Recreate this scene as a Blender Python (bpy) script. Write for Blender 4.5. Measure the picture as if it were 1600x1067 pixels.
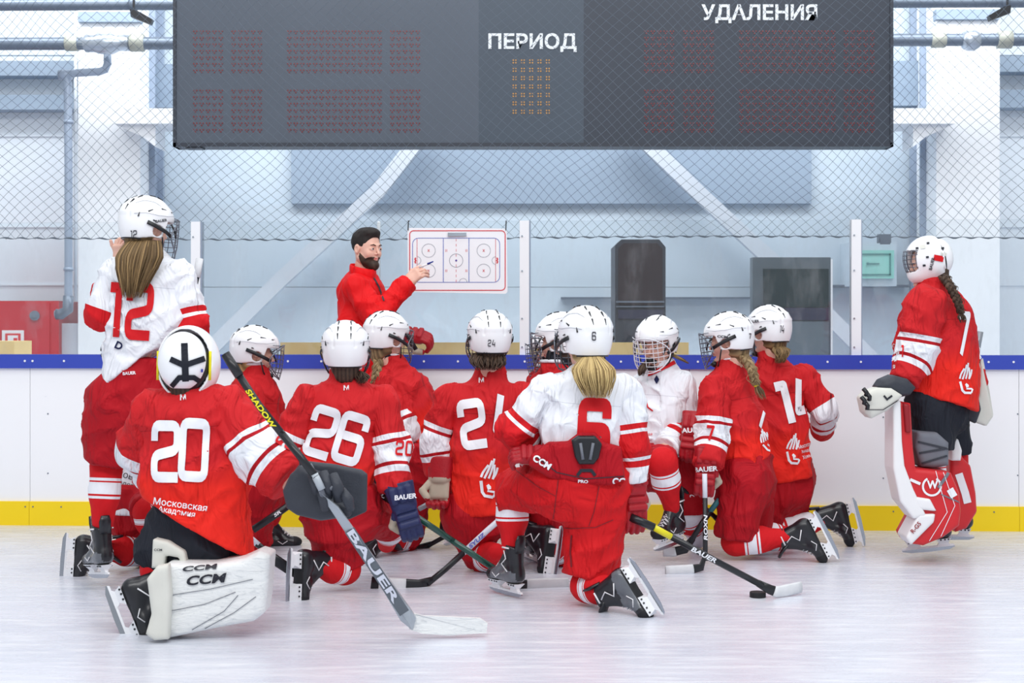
import bpy, bmesh, math, random
import numpy as np
from mathutils import Vector, Matrix
from mathutils.bvhtree import BVHTree
for _o in list(bpy.data.objects): bpy.data.objects.remove(_o)
SC = bpy.context.scene
COL = SC.collection
# ------------------------------------------------------------ camera, world, lamps, exposure
F = 2400.0; CZ = 1.27; HY = 510.0
cam_d = bpy.data.cameras.new('camera'); cam = bpy.data.objects.new('camera', cam_d); COL.objects.link(cam)
cam.location = (0, 0, CZ); cam.rotation_euler = (math.pi/2, 0, 0)
cam_d.sensor_width = 36.0; cam_d.lens = F/1600*36.0
cam_d.shift_y = -(533.5-HY)/1600.0
cam_d.dof.use_dof = True; cam_d.dof.focus_distance = 7.7; cam_d.dof.aperture_fstop = 5.0
cam_d.clip_end = 200
SC.camera = cam
wd = bpy.data.worlds.new('World'); SC.world = wd; wd.use_nodes = True
_bg = wd.node_tree.nodes['Background']; _bg.inputs[0].default_value = (0.93, 0.965, 1.0, 1); _bg.inputs[1].default_value = 0.60
def area(name, loc, rot, sx, sy, power, col=(1, 1, 1)):
    l = bpy.data.lights.new(name, 'AREA'); l.shape = 'RECTANGLE'; l.size = sx; l.size_y = sy; l.energy = power; l.color = col
    o = bpy.data.objects.new(name, l); COL.objects.link(o); o.location = loc; o.rotation_euler = rot
    return o
area('overhead_light', (0, 5.0, 6.5), (0, 0, 0), 9, 1.2, 130, (.97, .985, 1))
area('overhead_light', (0, 8.6, 6.5), (0, 0, 0), 9, .8, 60, (.97, .985, 1))
area('overhead_light', (0, 0.5, 6.5), (math.radians(-30), 0, 0), 10, 1.5, 420, (1, 1, 1)).rotation_euler = (math.radians(35), 0, 0)
area('back_wall_light', (0, 11.2, 5.0), (math.radians(25), 0, 0), 10, .8, 300, (.93, .97, 1))  # unseen light behind the boards, tilted at the back wall rather than the bench
area('overhead_light', (0, 6.8, 6.5), (0, 0, 0), 11, .8, 85, (1, 1, 1)).rotation_euler = (math.radians(48), 0, 0)  # added fill light, tilted forward to brighten the white boards
SC.view_settings.view_transform = 'Standard'; SC.view_settings.look = 'None'
SC.view_settings.exposure = 0.0; SC.view_settings.gamma = 1.0
SC.view_settings.use_curve_mapping = False
SC.cycles.max_bounces = 6; SC.cycles.transparent_max_bounces = 24
# ------------------------------------------------------------ helpers
A = np.array
def V(*a): return np.array(a, dtype=float)
def W(px, py, d): return V((px-800)/F*d, d, CZ-(py-HY)/F*d)
def nrm(v): v = np.asarray(v, float); return v/(np.linalg.norm(v)+1e-12)
def lin(c):
    r = []
    for x in c[:3]:
        x = x/255.0; r.append(x/12.92 if x <= .04045 else ((x+.055)/1.055)**2.4)
    return (r[0], r[1], r[2], 1.0)
class NT:
    def __init__(s, name):
        s.m = bpy.data.materials.new(name); s.m.use_nodes = True; s.t = s.m.node_tree; s.N = s.t.nodes
        s.b = s.N['Principled BSDF']
    def n(s, ty, **k):
        o = s.N.new(ty)
        for a, v in k.items(): setattr(o, a, v)
        return o
    def l(s, a, b): s.t.links.new(a, b)
    def attr(s, nm): return s.n('ShaderNodeAttribute', attribute_name=nm).outputs['Fac']
    def math(s, op, a, b=None, c=None):
        o = s.n('ShaderNodeMath', operation=op)
        for i, x in enumerate((a, b, c)):
            if x is None: continue
            if isinstance(x, (int, float)): o.inputs[i].default_value = x
            else: s.l(x, o.inputs[i])
        return o.outputs[0]
    def ramp(s, fac, stops, const=True):
        r = s.n('ShaderNodeValToRGB'); r.color_ramp.interpolation = 'CONSTANT' if const else 'LINEAR'
        e = r.color_ramp.elements
        while len(e) < len(stops): e.new(1.0)
        for i, (p, c) in enumerate(stops): e[i].position = p; e[i].color = c
        s.l(fac, r.inputs[0]); return r.outputs[0]
    def mix(s, f, a, b, mode='MIX'):
        o = s.n('ShaderNodeMix', data_type='RGBA', blend_type=mode)
        for i, x in ((0, f), (6, a), (7, b)):
            if isinstance(x, (int, float, tuple)): o.inputs[i].default_value = x
            else: s.l(x, o.inputs[i])
        return o.outputs[2]
    def coord(s, scale=(1, 1, 1), kind='Object'):
        tc = s.n('ShaderNodeTexCoord'); mp = s.n('ShaderNodeMapping'); mp.inputs['Scale'].default_value = scale
        s.l(tc.outputs[kind], mp.inputs['Vector']); return mp.outputs[0]
    def noise(s, scale, detail=3, vec=None, rough=.5, dist=0):
        o = s.n('ShaderNodeTexNoise'); o.inputs['Scale'].default_value = scale; o.inputs['Detail'].default_value = detail
        o.inputs['Roughness'].default_value = rough; o.inputs['Distortion'].default_value = dist
        s.l(vec if vec is not None else s.coord(), o.inputs['Vector']); return o.outputs['Fac']
    def bump(s, h, strength=.3, dist=.01, prev=None):
        o = s.n('ShaderNodeBump'); o.inputs['Strength'].default_value = strength; o.inputs['Distance'].default_value = dist
        s.l(h, o.inputs['Height'])
        if prev is not None: s.l(prev, o.inputs['Normal'])
        s.l(o.outputs[0], s.b.inputs['Normal']); return o.outputs[0]
    def set(s, col=None, rough=.5, metal=0, spec=.5, **k):
        if col is not None:
            if isinstance(col, tuple): s.b.inputs['Base Color'].default_value = col
            else: s.l(col, s.b.inputs['Base Color'])
        if isinstance(rough, (int, float)): s.b.inputs['Roughness'].default_value = rough
        else: s.l(rough, s.b.inputs['Roughness'])
        s.b.inputs['Metallic'].default_value = metal; s.b.inputs['Specular IOR Level'].default_value = spec
        return s.m
MATS = {}
def simple(name, rgb, rough=.5, metal=0, spec=.5, var=.06, vs=14, bump=0, bs=60):
    if name in MATS: return MATS[name]
    t = NT(name); c = lin(rgb)
    f = t.noise(vs, 4)
    dk = tuple(x*(1-var*2) for x in c[:3])+(1,)
    cc = t.mix(t.math('MULTIPLY', f, .9), c, dk)
    t.set(cc, rough, metal, spec)
    if bump: t.bump(t.noise(bs, 3), bump, .005)
    MATS[name] = t.m; return t.m
def fabric(name, colfn, rough=.75, wr=.95):
    t = NT(name); c = colfn(t)
    v = t.coord((1, 1, .45))
    w1 = t.noise(6.5, 3, v, .5, 1.3)
    n1 = t.bump(w1, wr, .07)
    t.bump(t.noise(420, 1), .25, .002, n1)
    t.set(c, rough, 0, .2)
    MATS[name] = t.m; return t.m
RED = lin((200, 34, 40)); RED2 = lin((234, 42, 32)); WHT = lin((236, 239, 246)); DRED = lin((178, 20, 32)); SRED = lin((208, 26, 34))
def stripes(attr, seq):
    return lambda t: t.ramp(t.attr(attr), seq)
def torso_red(t):
    v = t.attr('tv')
    n = t.noise(5, 2, t.coord((1, 1, .6)), .5, 1.5)
    f = t.math('ADD', t.math('MULTIPLY', n, .5), t.math('SUBTRACT', .36, v))
    f = t.n('ShaderNodeMapRange').outputs[0] if 0 else t.math('MULTIPLY', f, 4.0)
    o = t.n('ShaderNodeClamp'); t.l(f, o.inputs[0])
    sm_ = t.ramp(v, [(0, (0, 0, 0, 1)), (.862, (1, 1, 1, 1)), (.87, (0, 0, 0, 1))])
    return t.mix(t.math('MULTIPLY', sm_, .55), t.mix(o.outputs[0], RED, RED2), lin((140, 14, 24)))
fabric('jersey_red', torso_red)
fabric('jersey_white', lambda t: t.mix(t.ramp(t.attr('tv'), [(0, (0, 0, 0, 1)), (.862, (.5, .5, .5, 1)), (.87, (0, 0, 0, 1))]), WHT, lin((170, 175, 190))))
RS = [(0, RED), (.36, WHT), (.42, DRED), (.46, WHT), (.70, DRED), (.74, WHT), (.81, RED)]
WS = [(0, WHT), (.36, SRED), (.42, WHT), (.46, SRED), (.70, WHT), (.74, SRED), (.81, WHT)]
fabric('sleeve_red', stripes('sl', RS)); fabric('sleeve_white', stripes('sl', WS))
fabric('sock_red', stripes('sl', [(0, SRED), (.16, WHT), (.20, SRED), (.225, WHT), (.40, SRED), (.43, WHT), (.47, SRED)]), wr=.3)
fabric('sock_white', stripes('sl', [(0, WHT), (.1, SRED), (.14, WHT), (.19, SRED), (.4, WHT), (.44, SRED), (.5, WHT)]), wr=.3)
fabric('pants_red', lambda t: t.mix(t.noise(3, 2), lin((188, 20, 34)), lin((160, 14, 28))), .7)
fabric('pants_bright', lambda t: t.mix(t.noise(3, 2), lin((216, 28, 32)), lin((190, 18, 28))), .7)
fabric('pants_black', lambda t: lin((38, 41, 50)), .8)
fabric('jacket_red', lambda t: lin((222, 16, 22)), .6, .6)
fabric('collar_white', lambda t: WHT)
fabric('decal_white', lambda t: lin((238, 240, 246)), .6, .2)
fabric('decal_red', lambda t: SRED, .6, .2)
fabric('decal_navy', lambda t: lin((24, 30, 70)), .6, .2)
simple('shell_white', (244, 246, 250), .25, 0, .5, .01)
simple('black_plastic', (24, 26, 32), .4); simple('dark_rubber', (20, 21, 26), .7)
simple('boot_black', (26, 28, 36), .3, 0, .6, .2, 20); simple('boot_grey', (104, 108, 116), .25, 0, .7, .2, 20)
simple('holder_white', (238, 240, 244), .35, 0, .5, .06, 40)
simple('steel', (176, 182, 192), .22, 1); simple('wire', (120, 124, 134), .3, .8); simple('wire_white', (225, 228, 235), .35)
simple('lace', (232, 232, 236), .8)
simple('glove_red', (176, 20, 36), .5, 0, .4, .15, 30, .3, 90); simple('glove_navy', (36, 46, 92), .5, 0, .4, .15, 30, .3, 90)
simple('glove_black', (56, 60, 70), .55, 0, .4, .15, 30, .3, 90); simple('palm_tan', (196, 186, 168), .8, 0, .3, .2)
simple('pad_grey', (120, 124, 134), .6, 0, .3, .15); simple('yellow_trim', (236, 224, 20), .5)
simple('puck_black', (26, 27, 32), .7); simple('marker_blue', (40, 60, 150), .4)
simple('cream_pad', (222, 222, 214), .6, 0, .3, .08)
def skin_mat():
    t = NT('skin'); c = t.mix(t.attr('lip'), t.mix(t.noise(30, 2), lin((232, 190, 172)), lin((222, 170, 152))), lin((186, 96, 92)))
    t.set(c, .5, 0, .35); t.b.inputs['Subsurface Weight'].default_value = .12; t.b.inputs['Subsurface Radius'].default_value = (.02, .008, .004)
    MATS['skin'] = t.m
skin_mat()
def hair_mat(name, a, b):
    t = NT(name); c = t.mix(t.attr('hv'), lin(a), lin(b)); t.set(c, .6, 0, .3); t.bump(t.noise(160, 2, t.coord((1, 1, .12))), .5, .003); MATS[name] = t.m
hair_mat('hair_brown', (84, 66, 44), (156, 128, 88)); hair_mat('hair_blond', (128, 104, 66), (222, 196, 138))
hair_mat('hair_dark', (44, 34, 30), (92, 72, 58)); hair_mat('hair_black', (26, 22, 22), (52, 44, 42)); hair_mat('hair_ash', (96, 80, 58), (168, 142, 104))

def tag(o, label=None, cat=None, group=None, kind=None):
    if label: o['label'] = label
    if cat: o['category'] = cat
    if group: o['group'] = group
    if kind: o['kind'] = kind
    return o
def add(name, v, f, mat, parent=None, R=None, attrs=None, smooth=True, mi=None, world=True):
    """link ONE mesh object; v in world space, R = world origin of the parent chain"""
    v = np.asarray(v, float)
    if R is not None: v = v-R
    me = bpy.data.meshes.new(name); me.from_pydata(v.tolist(), [], [tuple(int(i) for i in q) for q in f])
    for m in (mat if isinstance(mat, (list, tuple)) else [mat]): me.materials.append(MATS[m] if isinstance(m, str) else m)
    if mi is not None: me.polygons.foreach_set('material_index', [int(i) for i in mi])
    me.polygons.foreach_set('use_smooth', [smooth]*len(me.polygons))
    for k, a in (attrs or {}).items():
        at = me.attributes.new(k, 'FLOAT', 'POINT'); at.data.foreach_set('value', np.asarray(a, dtype=np.float32))
    me.update()
    o = bpy.data.objects.new(name, me); COL.objects.link(o)
    if parent is not None:
        o.parent = parent
        if parent.parent is not None: o.matrix_parent_inverse = parent.matrix_basis.inverted()
    return o
def empty(name, loc):
    o = bpy.data.objects.new(name, None); COL.objects.link(o); o.location = loc; o.empty_display_size = .1; return o
# ---- geometry accumulators
class MB:
    def __init__(s): s.v = []; s.f = []; s.m = []; s.a = []
    def put(s, v, f, m=0, a=0.0):
        k = len(s.v); s.v += [tuple(x) for x in v]; s.f += [tuple(i+k for i in q) for q in f]; s.m += [m]*len(f)
        s.a += ([a]*len(v) if isinstance(a, (int, float)) else list(a)); return s
    def box(s, lo, hi, m=0):
        x0, y0, z0 = lo; x1, y1, z1 = hi
        return s.put([(x0, y0, z0), (x1, y0, z0), (x1, y1, z0), (x0, y1, z0), (x0, y0, z1), (x1, y0, z1), (x1, y1, z1), (x0, y1, z1)],
                     [(0, 3, 2, 1), (4, 5, 6, 7), (0, 1, 5, 4), (1, 2, 6, 5), (2, 3, 7, 6), (3, 0, 4, 7)], m)
    def prism(s, poly, axis, t0, t1, m=0):
        """poly of 2D points extruded along axis (0,1,2)"""
        n = len(poly)
        def mk(p, t): q = [p[0], p[1]]; q.insert(axis, t); return tuple(q)
        v = [mk(p, t0) for p in poly]+[mk(p, t1) for p in poly]
        f = [tuple(range(n))[::-1], tuple(range(n, 2*n))]+[(i, (i+1) % n, n+(i+1) % n, n+i) for i in range(n)]
        return s.put(v, f, m)
    def tube(s, pts, r, n=8, m=0, cap=True, sq=None, side=None, a=0.0):
        """swept tube; r scalar/list; sq=(a,b) per-ring half axes for oval/rect sections"""
        P = [np.asarray(p, float) for p in pts]; k = len(P)
        R_ = [r]*k if isinstance(r, (int, float)) else list(r)
        up = None; vs = []
        for i in range(k):
            d = nrm(P[min(i+1, k-1)]-P[max(i-1, 0)])
            if up is None:
                u = np.asarray(side, float) if side is not None else (V(0, 0, 1) if abs(d[2]) < .9 else V(1, 0, 0))
            else: u = up
            if side is not None: u = np.asarray(side, float)
            u = nrm(u-d*np.dot(u, d)); up = u; w = np.cross(d, u)
            for j in range(n):
                th = 2*math.pi*j/n+(math.pi/n if n == 4 else 0)
                c, sn_ = math.cos(th), math.sin(th)
                if sq is not None:
                    sa, sb = sq[i] if isinstance(sq, list) else sq
                    vs.append(P[i]+u*c*sa+w*sn_*sb)
                else: vs.append(P[i]+(u*c+w*sn_)*R_[i])
        f = [(i*n+j, i*n+(j+1) % n, (i+1)*n+(j+1) % n, (i+1)*n+j) for i in range(k-1) for j in range(n)]
        if cap: f += [tuple(range(n))[::-1], tuple((k-1)*n+j for j in range(n))]
        return s.put(vs, f, m, a)
    def ball(s, c, r, n=10, m=0):
        c = np.asarray(c, float); r = A([r, r, r]) if isinstance(r, (int, float)) else A(r)
        h = n//2; v = [c+V(0, 0, 1)*r]; 
        for i in range(1, h):
            for j in range(n):
                t = math.pi*i/h; p = 2*math.pi*j/n; v.append(c+V(math.sin(t)*math.cos(p), math.sin(t)*math.sin(p), math.cos(t))*r)
        v.append(c-V(0, 0, 1)*r); L = len(v)-1
        f = [(0, 1+j, 1+(j+1) % n) for j in range(n)]+[(1+i*n+j, 1+(i+1)*n+j, 1+(i+1)*n+(j+1) % n, 1+i*n+(j+1) % n) for i in range(h-2) for j in range(n)]
        f += [(L, 1+(h-2)*n+(j+1) % n, 1+(h-2)*n+j) for j in range(n)]
        return s.put(v, f, m)
    def cyl(s, c0, c1, r, n=14, m=0): return s.tube([c0, c1], r, n, m)
    def out(s, name, mat, parent=None, R=None, smooth=False, attr=None):
        return add(name, s.v, s.f, mat, parent, R, {attr: s.a} if attr else None, smooth, s.m)
def bez(p0, p1, p2, p3, n):
    return [((1-t)**3)*A(p0)+3*((1-t)**2)*t*A(p1)+3*(1-t)*t*t*A(p2)+t**3*A(p3) for t in np.linspace(0, 1, n)]
# ---- signed distance modelling
def rc(P, a, b, ra, rb):
    a = A(a, dtype=float); b = A(b, dtype=float); d = b-a; L = float(d@d)+1e-9
    t = np.clip(((P-a)@d)/L, 0, 1)
    return np.linalg.norm(P-a-t[..., None]*d, axis=-1)-(ra+(rb-ra)*t)
def ell(P, c, r, M=None):
    q = P-A(c, dtype=float)
    if M is not None: q = q@M
    r = A(r, dtype=float); k1 = np.linalg.norm(q/r, axis=-1); k2 = np.linalg.norm(q/(r*r), axis=-1)+1e-9
    return k1*(k1-1)/k2
def etube(P, a, b, r0, r1, side, p=2.0):
    """oval cross-section tube; r=(half width along side, half depth)"""
    a = A(a, dtype=float); b = A(b, dtype=float); d = b-a; L = np.linalg.norm(d); ax = d/L
    s = nrm(A(side)-ax*np.dot(side, ax)); w = np.cross(ax, s)
    q = P-a; h = q@ax; t = np.clip(h/L, 0, 1); e = h-t*L
    ra = r0[0]+(r1[0]-r0[0])*t; rb = r0[1]+(r1[1]-r0[1])*t; m = np.minimum(ra, rb)
    k = (np.abs(q@s/ra)**p+np.abs(q@w/rb)**p+np.abs(e/m)**p)**(1/p)
    return (k-1)*m
def rbox(P, c, h, M=None, r=.01):
    q = P-A(c, dtype=float)
    if M is not None: q = q@M
    q = np.abs(q)-(A(h)-r)
    return np.linalg.norm(np.maximum(q, 0), axis=-1)+np.minimum(q.max(axis=-1), 0)-r
def sm(a, b, k=.03):
    h = np.clip(.5+.5*(b-a)/k, 0, 1); return b+(a-b)*h-k*h*(1-h)
def cut(d, P, p, n): return -sm(-d, -((P-A(p, dtype=float))@nrm(n)), .014)   # removes the side n points to
def surf(fn, lo, hi, h, refine=True):
    lo = A(lo, dtype=float); hi = A(hi, dtype=float); n = np.ceil((hi-lo)/h).astype(int)+1
    g = np.stack(np.meshgrid(*[lo[i]+h*np.arange(n[i]) for i in range(3)], indexing='ij'), -1)
    Fv = fn(g); S_ = Fv < 0
    c = n-1
    acc = np.zeros(tuple(c)+(3,)); cnt = np.zeros(tuple(c))
    off = [(i, j, k) for i in (0, 1) for j in (0, 1) for k in (0, 1)]
    def sl(o): return tuple(slice(o[i], o[i]+c[i]) for i in range(3))
    for o in off:
        for ax in range(3):
            if o[ax]: continue
            o2 = list(o); o2[ax] = 1
            f0 = Fv[sl(o)]; f1 = Fv[sl(o2)]; x = (f0 < 0) != (f1 < 0)
            t = np.where(x, f0/np.where(x, f0-f1, 1), 0)
            for k in range(3): acc[..., k] += np.where(x, (o[k]+(t if k == ax else 0)), 0)
            cnt += x
    act = cnt > 0; idx = -np.ones(tuple(c), int); idx[act] = np.arange(act.sum())
    base = np.argwhere(act)
    v = lo+h*(base+acc[act]/cnt[act][:, None])
    faces = []
    for ax in range(3):
        a1, a2 = [(1, 2), (2, 0), (0, 1)][ax]
        s0 = [slice(1, c[i]) for i in range(3)]; s0[ax] = slice(0, c[ax])
        s1 = list(s0); s1[ax] = slice(1, c[ax]+1)
        fa = S_[tuple(s0)]; fb = S_[tuple(s1)]; x = np.argwhere(fa != fb)
        st = A([0 if i == ax else 1 for i in range(3)]); e = x+st
        flip = fa[tuple(x.T)]
        def cell(d1, d2):
            q = e.copy(); q[:, a1] -= d1; q[:, a2] -= d2; return idx[tuple(q.T)]
        q = np.stack([cell(1, 1), cell(0, 1), cell(0, 0), cell(1, 0)], 1)
        q[~flip] = q[~flip][:, ::-1]
        faces.append(q)
    f = np.concatenate(faces); f = f[(f >= 0).all(1)]
    if refine:
        for _ in range(2):
            d = fn(v); gr = grad(fn, v, h*.3); v = v-gr*np.clip(d, -h*.6, h*.6)[:, None]
    return v, f
def grad(fn, v, e=.003):
    g = np.stack([fn(v+V(*(e*(i == k) for k in range(3))))-fn(v-V(*(e*(i == k) for k in range(3)))) for i in range(3)], -1)
    return g/(np.linalg.norm(g, axis=-1, keepdims=True)+1e-9)
def sn(P, seed, f=(1, 1, 1)):
    r = np.random.RandomState(seed); Q = P*A(f, dtype=float); o = 0
    Wp = Q+.35*np.sin(Q[..., [1, 2, 0]]*1.3+r.rand(3)*6)
    for i in range(7):
        d = r.normal(size=3); d /= np.linalg.norm(d); o = o+np.sin(Wp@d*(2.2+1.8*r.rand())+r.rand()*6.28)*(.7 if i < 4 else .45)
    return o/3.2
def rid(P, seed, f=(1, 1, 1)):
    return 1-2.4*np.sqrt(np.abs(sn(P, seed, f))+.004)
def bvh_of(v, f): return BVHTree.FromPolygons([tuple(x) for x in v], [tuple(int(i) for i in q) for q in f])
# ---- lettering and marks laid on surfaces
_TX = {}
def text2d(s, bold=.02, shear=0.0, grid=0):
    k = (s, bold, shear, grid)
    if k in _TX: return _TX[k]
    c = bpy.data.curves.new('t', 'FONT'); c.body = s; c.size = 1; c.offset = bold; c.resolution_u = 4; c.align_x = 'CENTER'; c.shear = shear
    o = bpy.data.objects.new('t', c); COL.objects.link(o); dg = bpy.context.evaluated_depsgraph_get(); dg.update()
    me = bpy.data.meshes.new_from_object(o.evaluated_get(dg))
    bpy.data.objects.remove(o); bpy.data.curves.remove(c)
    bm = bmesh.new(); bm.from_mesh(me); bpy.data.meshes.remove(me)
    bmesh.ops.remove_doubles(bm, verts=bm.verts, dist=1e-5)
    if grid:
        for ax in (0, 1):
            lo = min(v.co[ax] for v in bm.verts); hi = max(v.co[ax] for v in bm.verts)
            x = lo+grid
            while x < hi:
                co = Vector((0, 0, 0)); co[ax] = x; no = Vector((0, 0, 0)); no[ax] = 1
                bmesh.ops.bisect_plane(bm, geom=bm.verts[:]+bm.edges[:]+bm.faces[:], plane_co=co, plane_no=no); x += grid
    v = A([(q.co.x, q.co.y) for q in bm.verts]); f = [[w.index for w in q.verts] for q in bm.faces]; bm.free()
    y0, y1 = v[:, 1].min(), v[:, 1].max(); v[:, 1] = (v[:, 1]-(y0+y1)/2)/(y1-y0); v[:, 0] = (v[:, 0]-(v[:, 0].min()+v[:, 0].max())/2)/(y1-y0)
    _TX[k] = (v, f); return v, f
def chaikin(p, n=1, closed=False):
    for _ in range(n):
        q = [] if closed else [p[0]]
        k = len(p)
        for i in range(k if closed else k-1):
            a, b = A(p[i], dtype=float), A(p[(i+1) % k], dtype=float); q += [a*.78+b*.22, a*.22+b*.78]
        if not closed: q.append(A(p[-1]))
        p = q
    return p
def ribbon(p, w, closed=False, step=.12):
    """flat stroke of width w along 2D path p"""
    p = [A(x, dtype=float) for x in p]; q = []
    k = len(p)
    for i in range(k if closed else k-1):
        a, b = p[i], p[(i+1) % k]; m = max(1, int(np.linalg.norm(b-a)/step))
        q += [a+(b-a)*j/m for j in range(m)]
    if not closed: q.append(p[-1])
    n = len(q); v = []; f = []; c = 4
    for i in range(n):
        a = q[(i-1) % n] if (closed or i > 0) else q[i]; b = q[(i+1) % n] if (closed or i < n-1) else q[i]
        d1 = q[i]-a; d2 = b-q[i]
        d1 = d1/(np.linalg.norm(d1)+1e-9) if np.linalg.norm(d1) > 0 else d2/np.linalg.norm(d2)
        d2 = d2/(np.linalg.norm(d2)+1e-9) if np.linalg.norm(d2) > 0 else d1
        t = d1+d2; t /= np.linalg.norm(t)+1e-9; nn = A([-t[1], t[0]]); sc = 1/max(.55, nn@A([-d1[1], d1[0]]))
        for j in range(c+1): v.append(q[i]+nn*sc*w*(j/c-.5))
    for i in range(n if closed else n-1):
        for j in range(c): f.append([i*(c+1)+j, ((i+1) % n)*(c+1)+j, ((i+1) % n)*(c+1)+j+1, i*(c+1)+j+1])
    return A(v), f
DG = {'0': ([(0, 0), (0, 1), (.66, 1), (.66, 0)], 1),
      '1': ([(0, .93), (.28, .93), (.28, -.07)], 0),
      '2': ([(0, .68), (0, .97), (.68, .97), (.68, .52), (0, .40), (0, 0), (.72, 0)], 0),
      '6': ([(.68, .72), (.68, .97), (0, .97), (0, .0), (.68, 0), (.68, .52), (.04, .52)], 0),
      '4': ([(.30, 1.07), (.0, .28), (.74, .28)], 0),
      '7': ([(0, .95), (.66, .95), (.3, -.07)], 0),
      '8': ([(.0, .1), (.0, .42), (.08, .5), (0, .6), (0, .97), (.66, .97), (.66, .58), (.58, .5), (.66, .42), (.66, 0), (0, 0)], 1)}
def roundc(p, r, closed=False):
    p = [A(x, dtype=float) for x in p]; n = len(p); q = []
    for i in range(n):
        if not closed and i in (0, n-1): q.append(p[i]); continue
        a, b, c = p[i-1], p[i], p[(i+1) % n]; l1, l2 = np.linalg.norm(a-b), np.linalg.norm(c-b); k = min(r, l1*.48, l2*.48)
        s, e = b+(a-b)/l1*k, b+(c-b)/l2*k; q += [s*(1-t)**2+b*2*t*(1-t)+e*t*t for t in (0, .25, .5, .75, 1)]
    return q
def digits2d(s, w=.21, gap=.36, widths=None):
    V_, F_ = [], []; x = 0
    for ch in s:
        p, cl = DG[ch]; p = roundc(p, .15 if ch in '0268' else .01, cl)
        v, f = ribbon(p, w, bool(cl)); v = v+A([x, 0]); k = sum(len(a) for a in V_)
        V_.append(v); F_ += [[i+k for i in q] for q in f]
        if ch == '4':
            v, f = ribbon([(.64, .66), (.64, -.07)], w); v = v+A([x, 0]); k = sum(len(a) for a in V_); V_.append(v); F_ += [[i+k for i in q] for q in f]
        if ch == '8':
            v, f = ribbon([(.0, .5), (.66, .5)], w*.8); v = v+A([x, 0]); k = sum(len(a) for a in V_); V_.append(v); F_ += [[i+k for i in q] for q in f]
        x += max(q[0] for q in DG[ch][0])+gap
    v = np.concatenate(V_); v = v-A([(v[:, 0].min()+v[:, 0].max())/2, .5]); return v, F_
def decal(bv, shape, cx, cy, hpx, mat, parent, R, name='number', rot=0, sx=1.0, off=.004, shear=0.0):
    """lay a flat mark on a surface: rays from the eye give the points of cloth it is printed on"""
    v, f = shape; c, s = math.cos(math.radians(rot)), math.sin(math.radians(rot)); out = {}; O = Vector((0, 0, CZ))
    bv = bv if isinstance(bv, list) else [bv]
    for i, (x, y) in enumerate(v):
        x = x*hpx*sx+shear*y*hpx; y = y*hpx; X = cx+x*c+y*s; Y = cy-y*c+x*s
        d = Vector(W(X, Y, 1.0))-O; d.normalize(); best = None
        for b in bv:
            h = b.ray_cast(O, d)
            if h[0] is not None and (best is None or h[3] < best[3]): best = h
        if best: out[i] = A(best[0])-A(d)*off*1.5+A(best[1])*(off*.3 if best[1].dot(d) < 0 else -off*.3)
    ff = [q for q in f if all(i in out for i in q)]
    dep = {i: out[i][1] for i in out}
    ff = [q for q in ff if max(dep[i] for i in q)-min(dep[i] for i in q) < .12]
    if not ff: return None
    used = sorted({i for q in ff for i in q}); mp = {u: k for k, u in enumerate(used)}
    return add(name, [out[u] for u in used], [[mp[i] for i in q] for q in ff], mat, parent, R, None, True)
# ------------------------------------------------------------ reusable shapes (local frames: x forward, y to the left, z up)
def frame(fwd, up):
    x = nrm(fwd); z = nrm(A(up, dtype=float)-x*np.dot(x, up)); y = np.cross(z, x); return np.stack([x, y, z], 1)
MESH = {}
def mesh_only(key, v, f, mats, attrs=None, smooth=True, mi=None):
    o = add(key, v, f, mats, None, None, attrs, smooth, mi); me = o.data; bpy.data.objects.remove(o); MESH[key] = me; return me
def put(name, key, parent, R=None, M=None, loc=None, sc=1.0):
    o = bpy.data.objects.new(name, MESH[key]); COL.objects.link(o); o.parent = parent
    if M is not None:
        m = Matrix([list(map(float, r)) for r in (A(M)*sc)]).to_4x4(); m.translation = Vector([float(x) for x in (A(loc)-A(R))]); o.matrix_local = m
    return o
def put_parts(name, keys, parent, R, M, loc, sc=1.0, sub=None):
    """first key is the part; the rest are its sub-parts"""
    o = put(name, keys[0][1], parent, R, M, loc, sc)
    for nm, k in keys[1:]: put(nm, k, o)
    return o
# --- helmet
simple('pipe_seam', (168, 172, 182), .5)
def helmet_fn(P):
    x, y, z = P[..., 0], P[..., 1], P[..., 2]
    ridge = .005*np.clip(1-np.abs(np.abs(y)-.052)/.008, 0, 1)*(z > .03)
    side = .005*np.clip((z-.045)/.02, 0, 1)-.004*np.clip((z-.105)/.012, 0, 1)
    Q = P.copy(); Q[..., 2] = np.where(z < .03, .03+(z-.03)*.72, z)
    d = ell(Q, (-.008, 0, .038), (.137, .114, .124))-side+ridge
    inn = ell(Q, (-.008, 0, .036), (.125, .102, .112))
    zc = np.interp(x, [-.2, -.10, -.045, -.02, .035, .055, .2], [-.062, -.062, -.052, -.045, -.045, .04, .048])
    d = np.maximum(d, -(z-zc)); d = np.maximum(d, -inn)
    hole = np.sqrt((x-.004)**2+(z+.012)**2)-.027
    d = np.maximum(d, -np.maximum(hole, .03-np.abs(y)))
    return d
v, f = surf(helmet_fn, (-.17, -.14, -.08), (.15, .14, .18), .0062)
HB = mesh_only('helmet', v, f, ['shell_white'])
HELM_V, HELM_F = v, f
def hsurf(dx, dy, dz):   # point on the shell in a direction from its centre
    d = nrm(A([dx, dy, dz])); c = A([-.008, 0, .038]); lo, hi = .05, .2
    for _ in range(24):
        m = (lo+hi)/2
        if helmet_fn((c+d*m)[None])[0] < 0 and m > .11 or ell((c+d*m)[None], (-.008, 0, .038), (.137, .114, .124))[0] < .004: lo = m
        else: hi = m
    return c+d*lo, d
m = MB()
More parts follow.
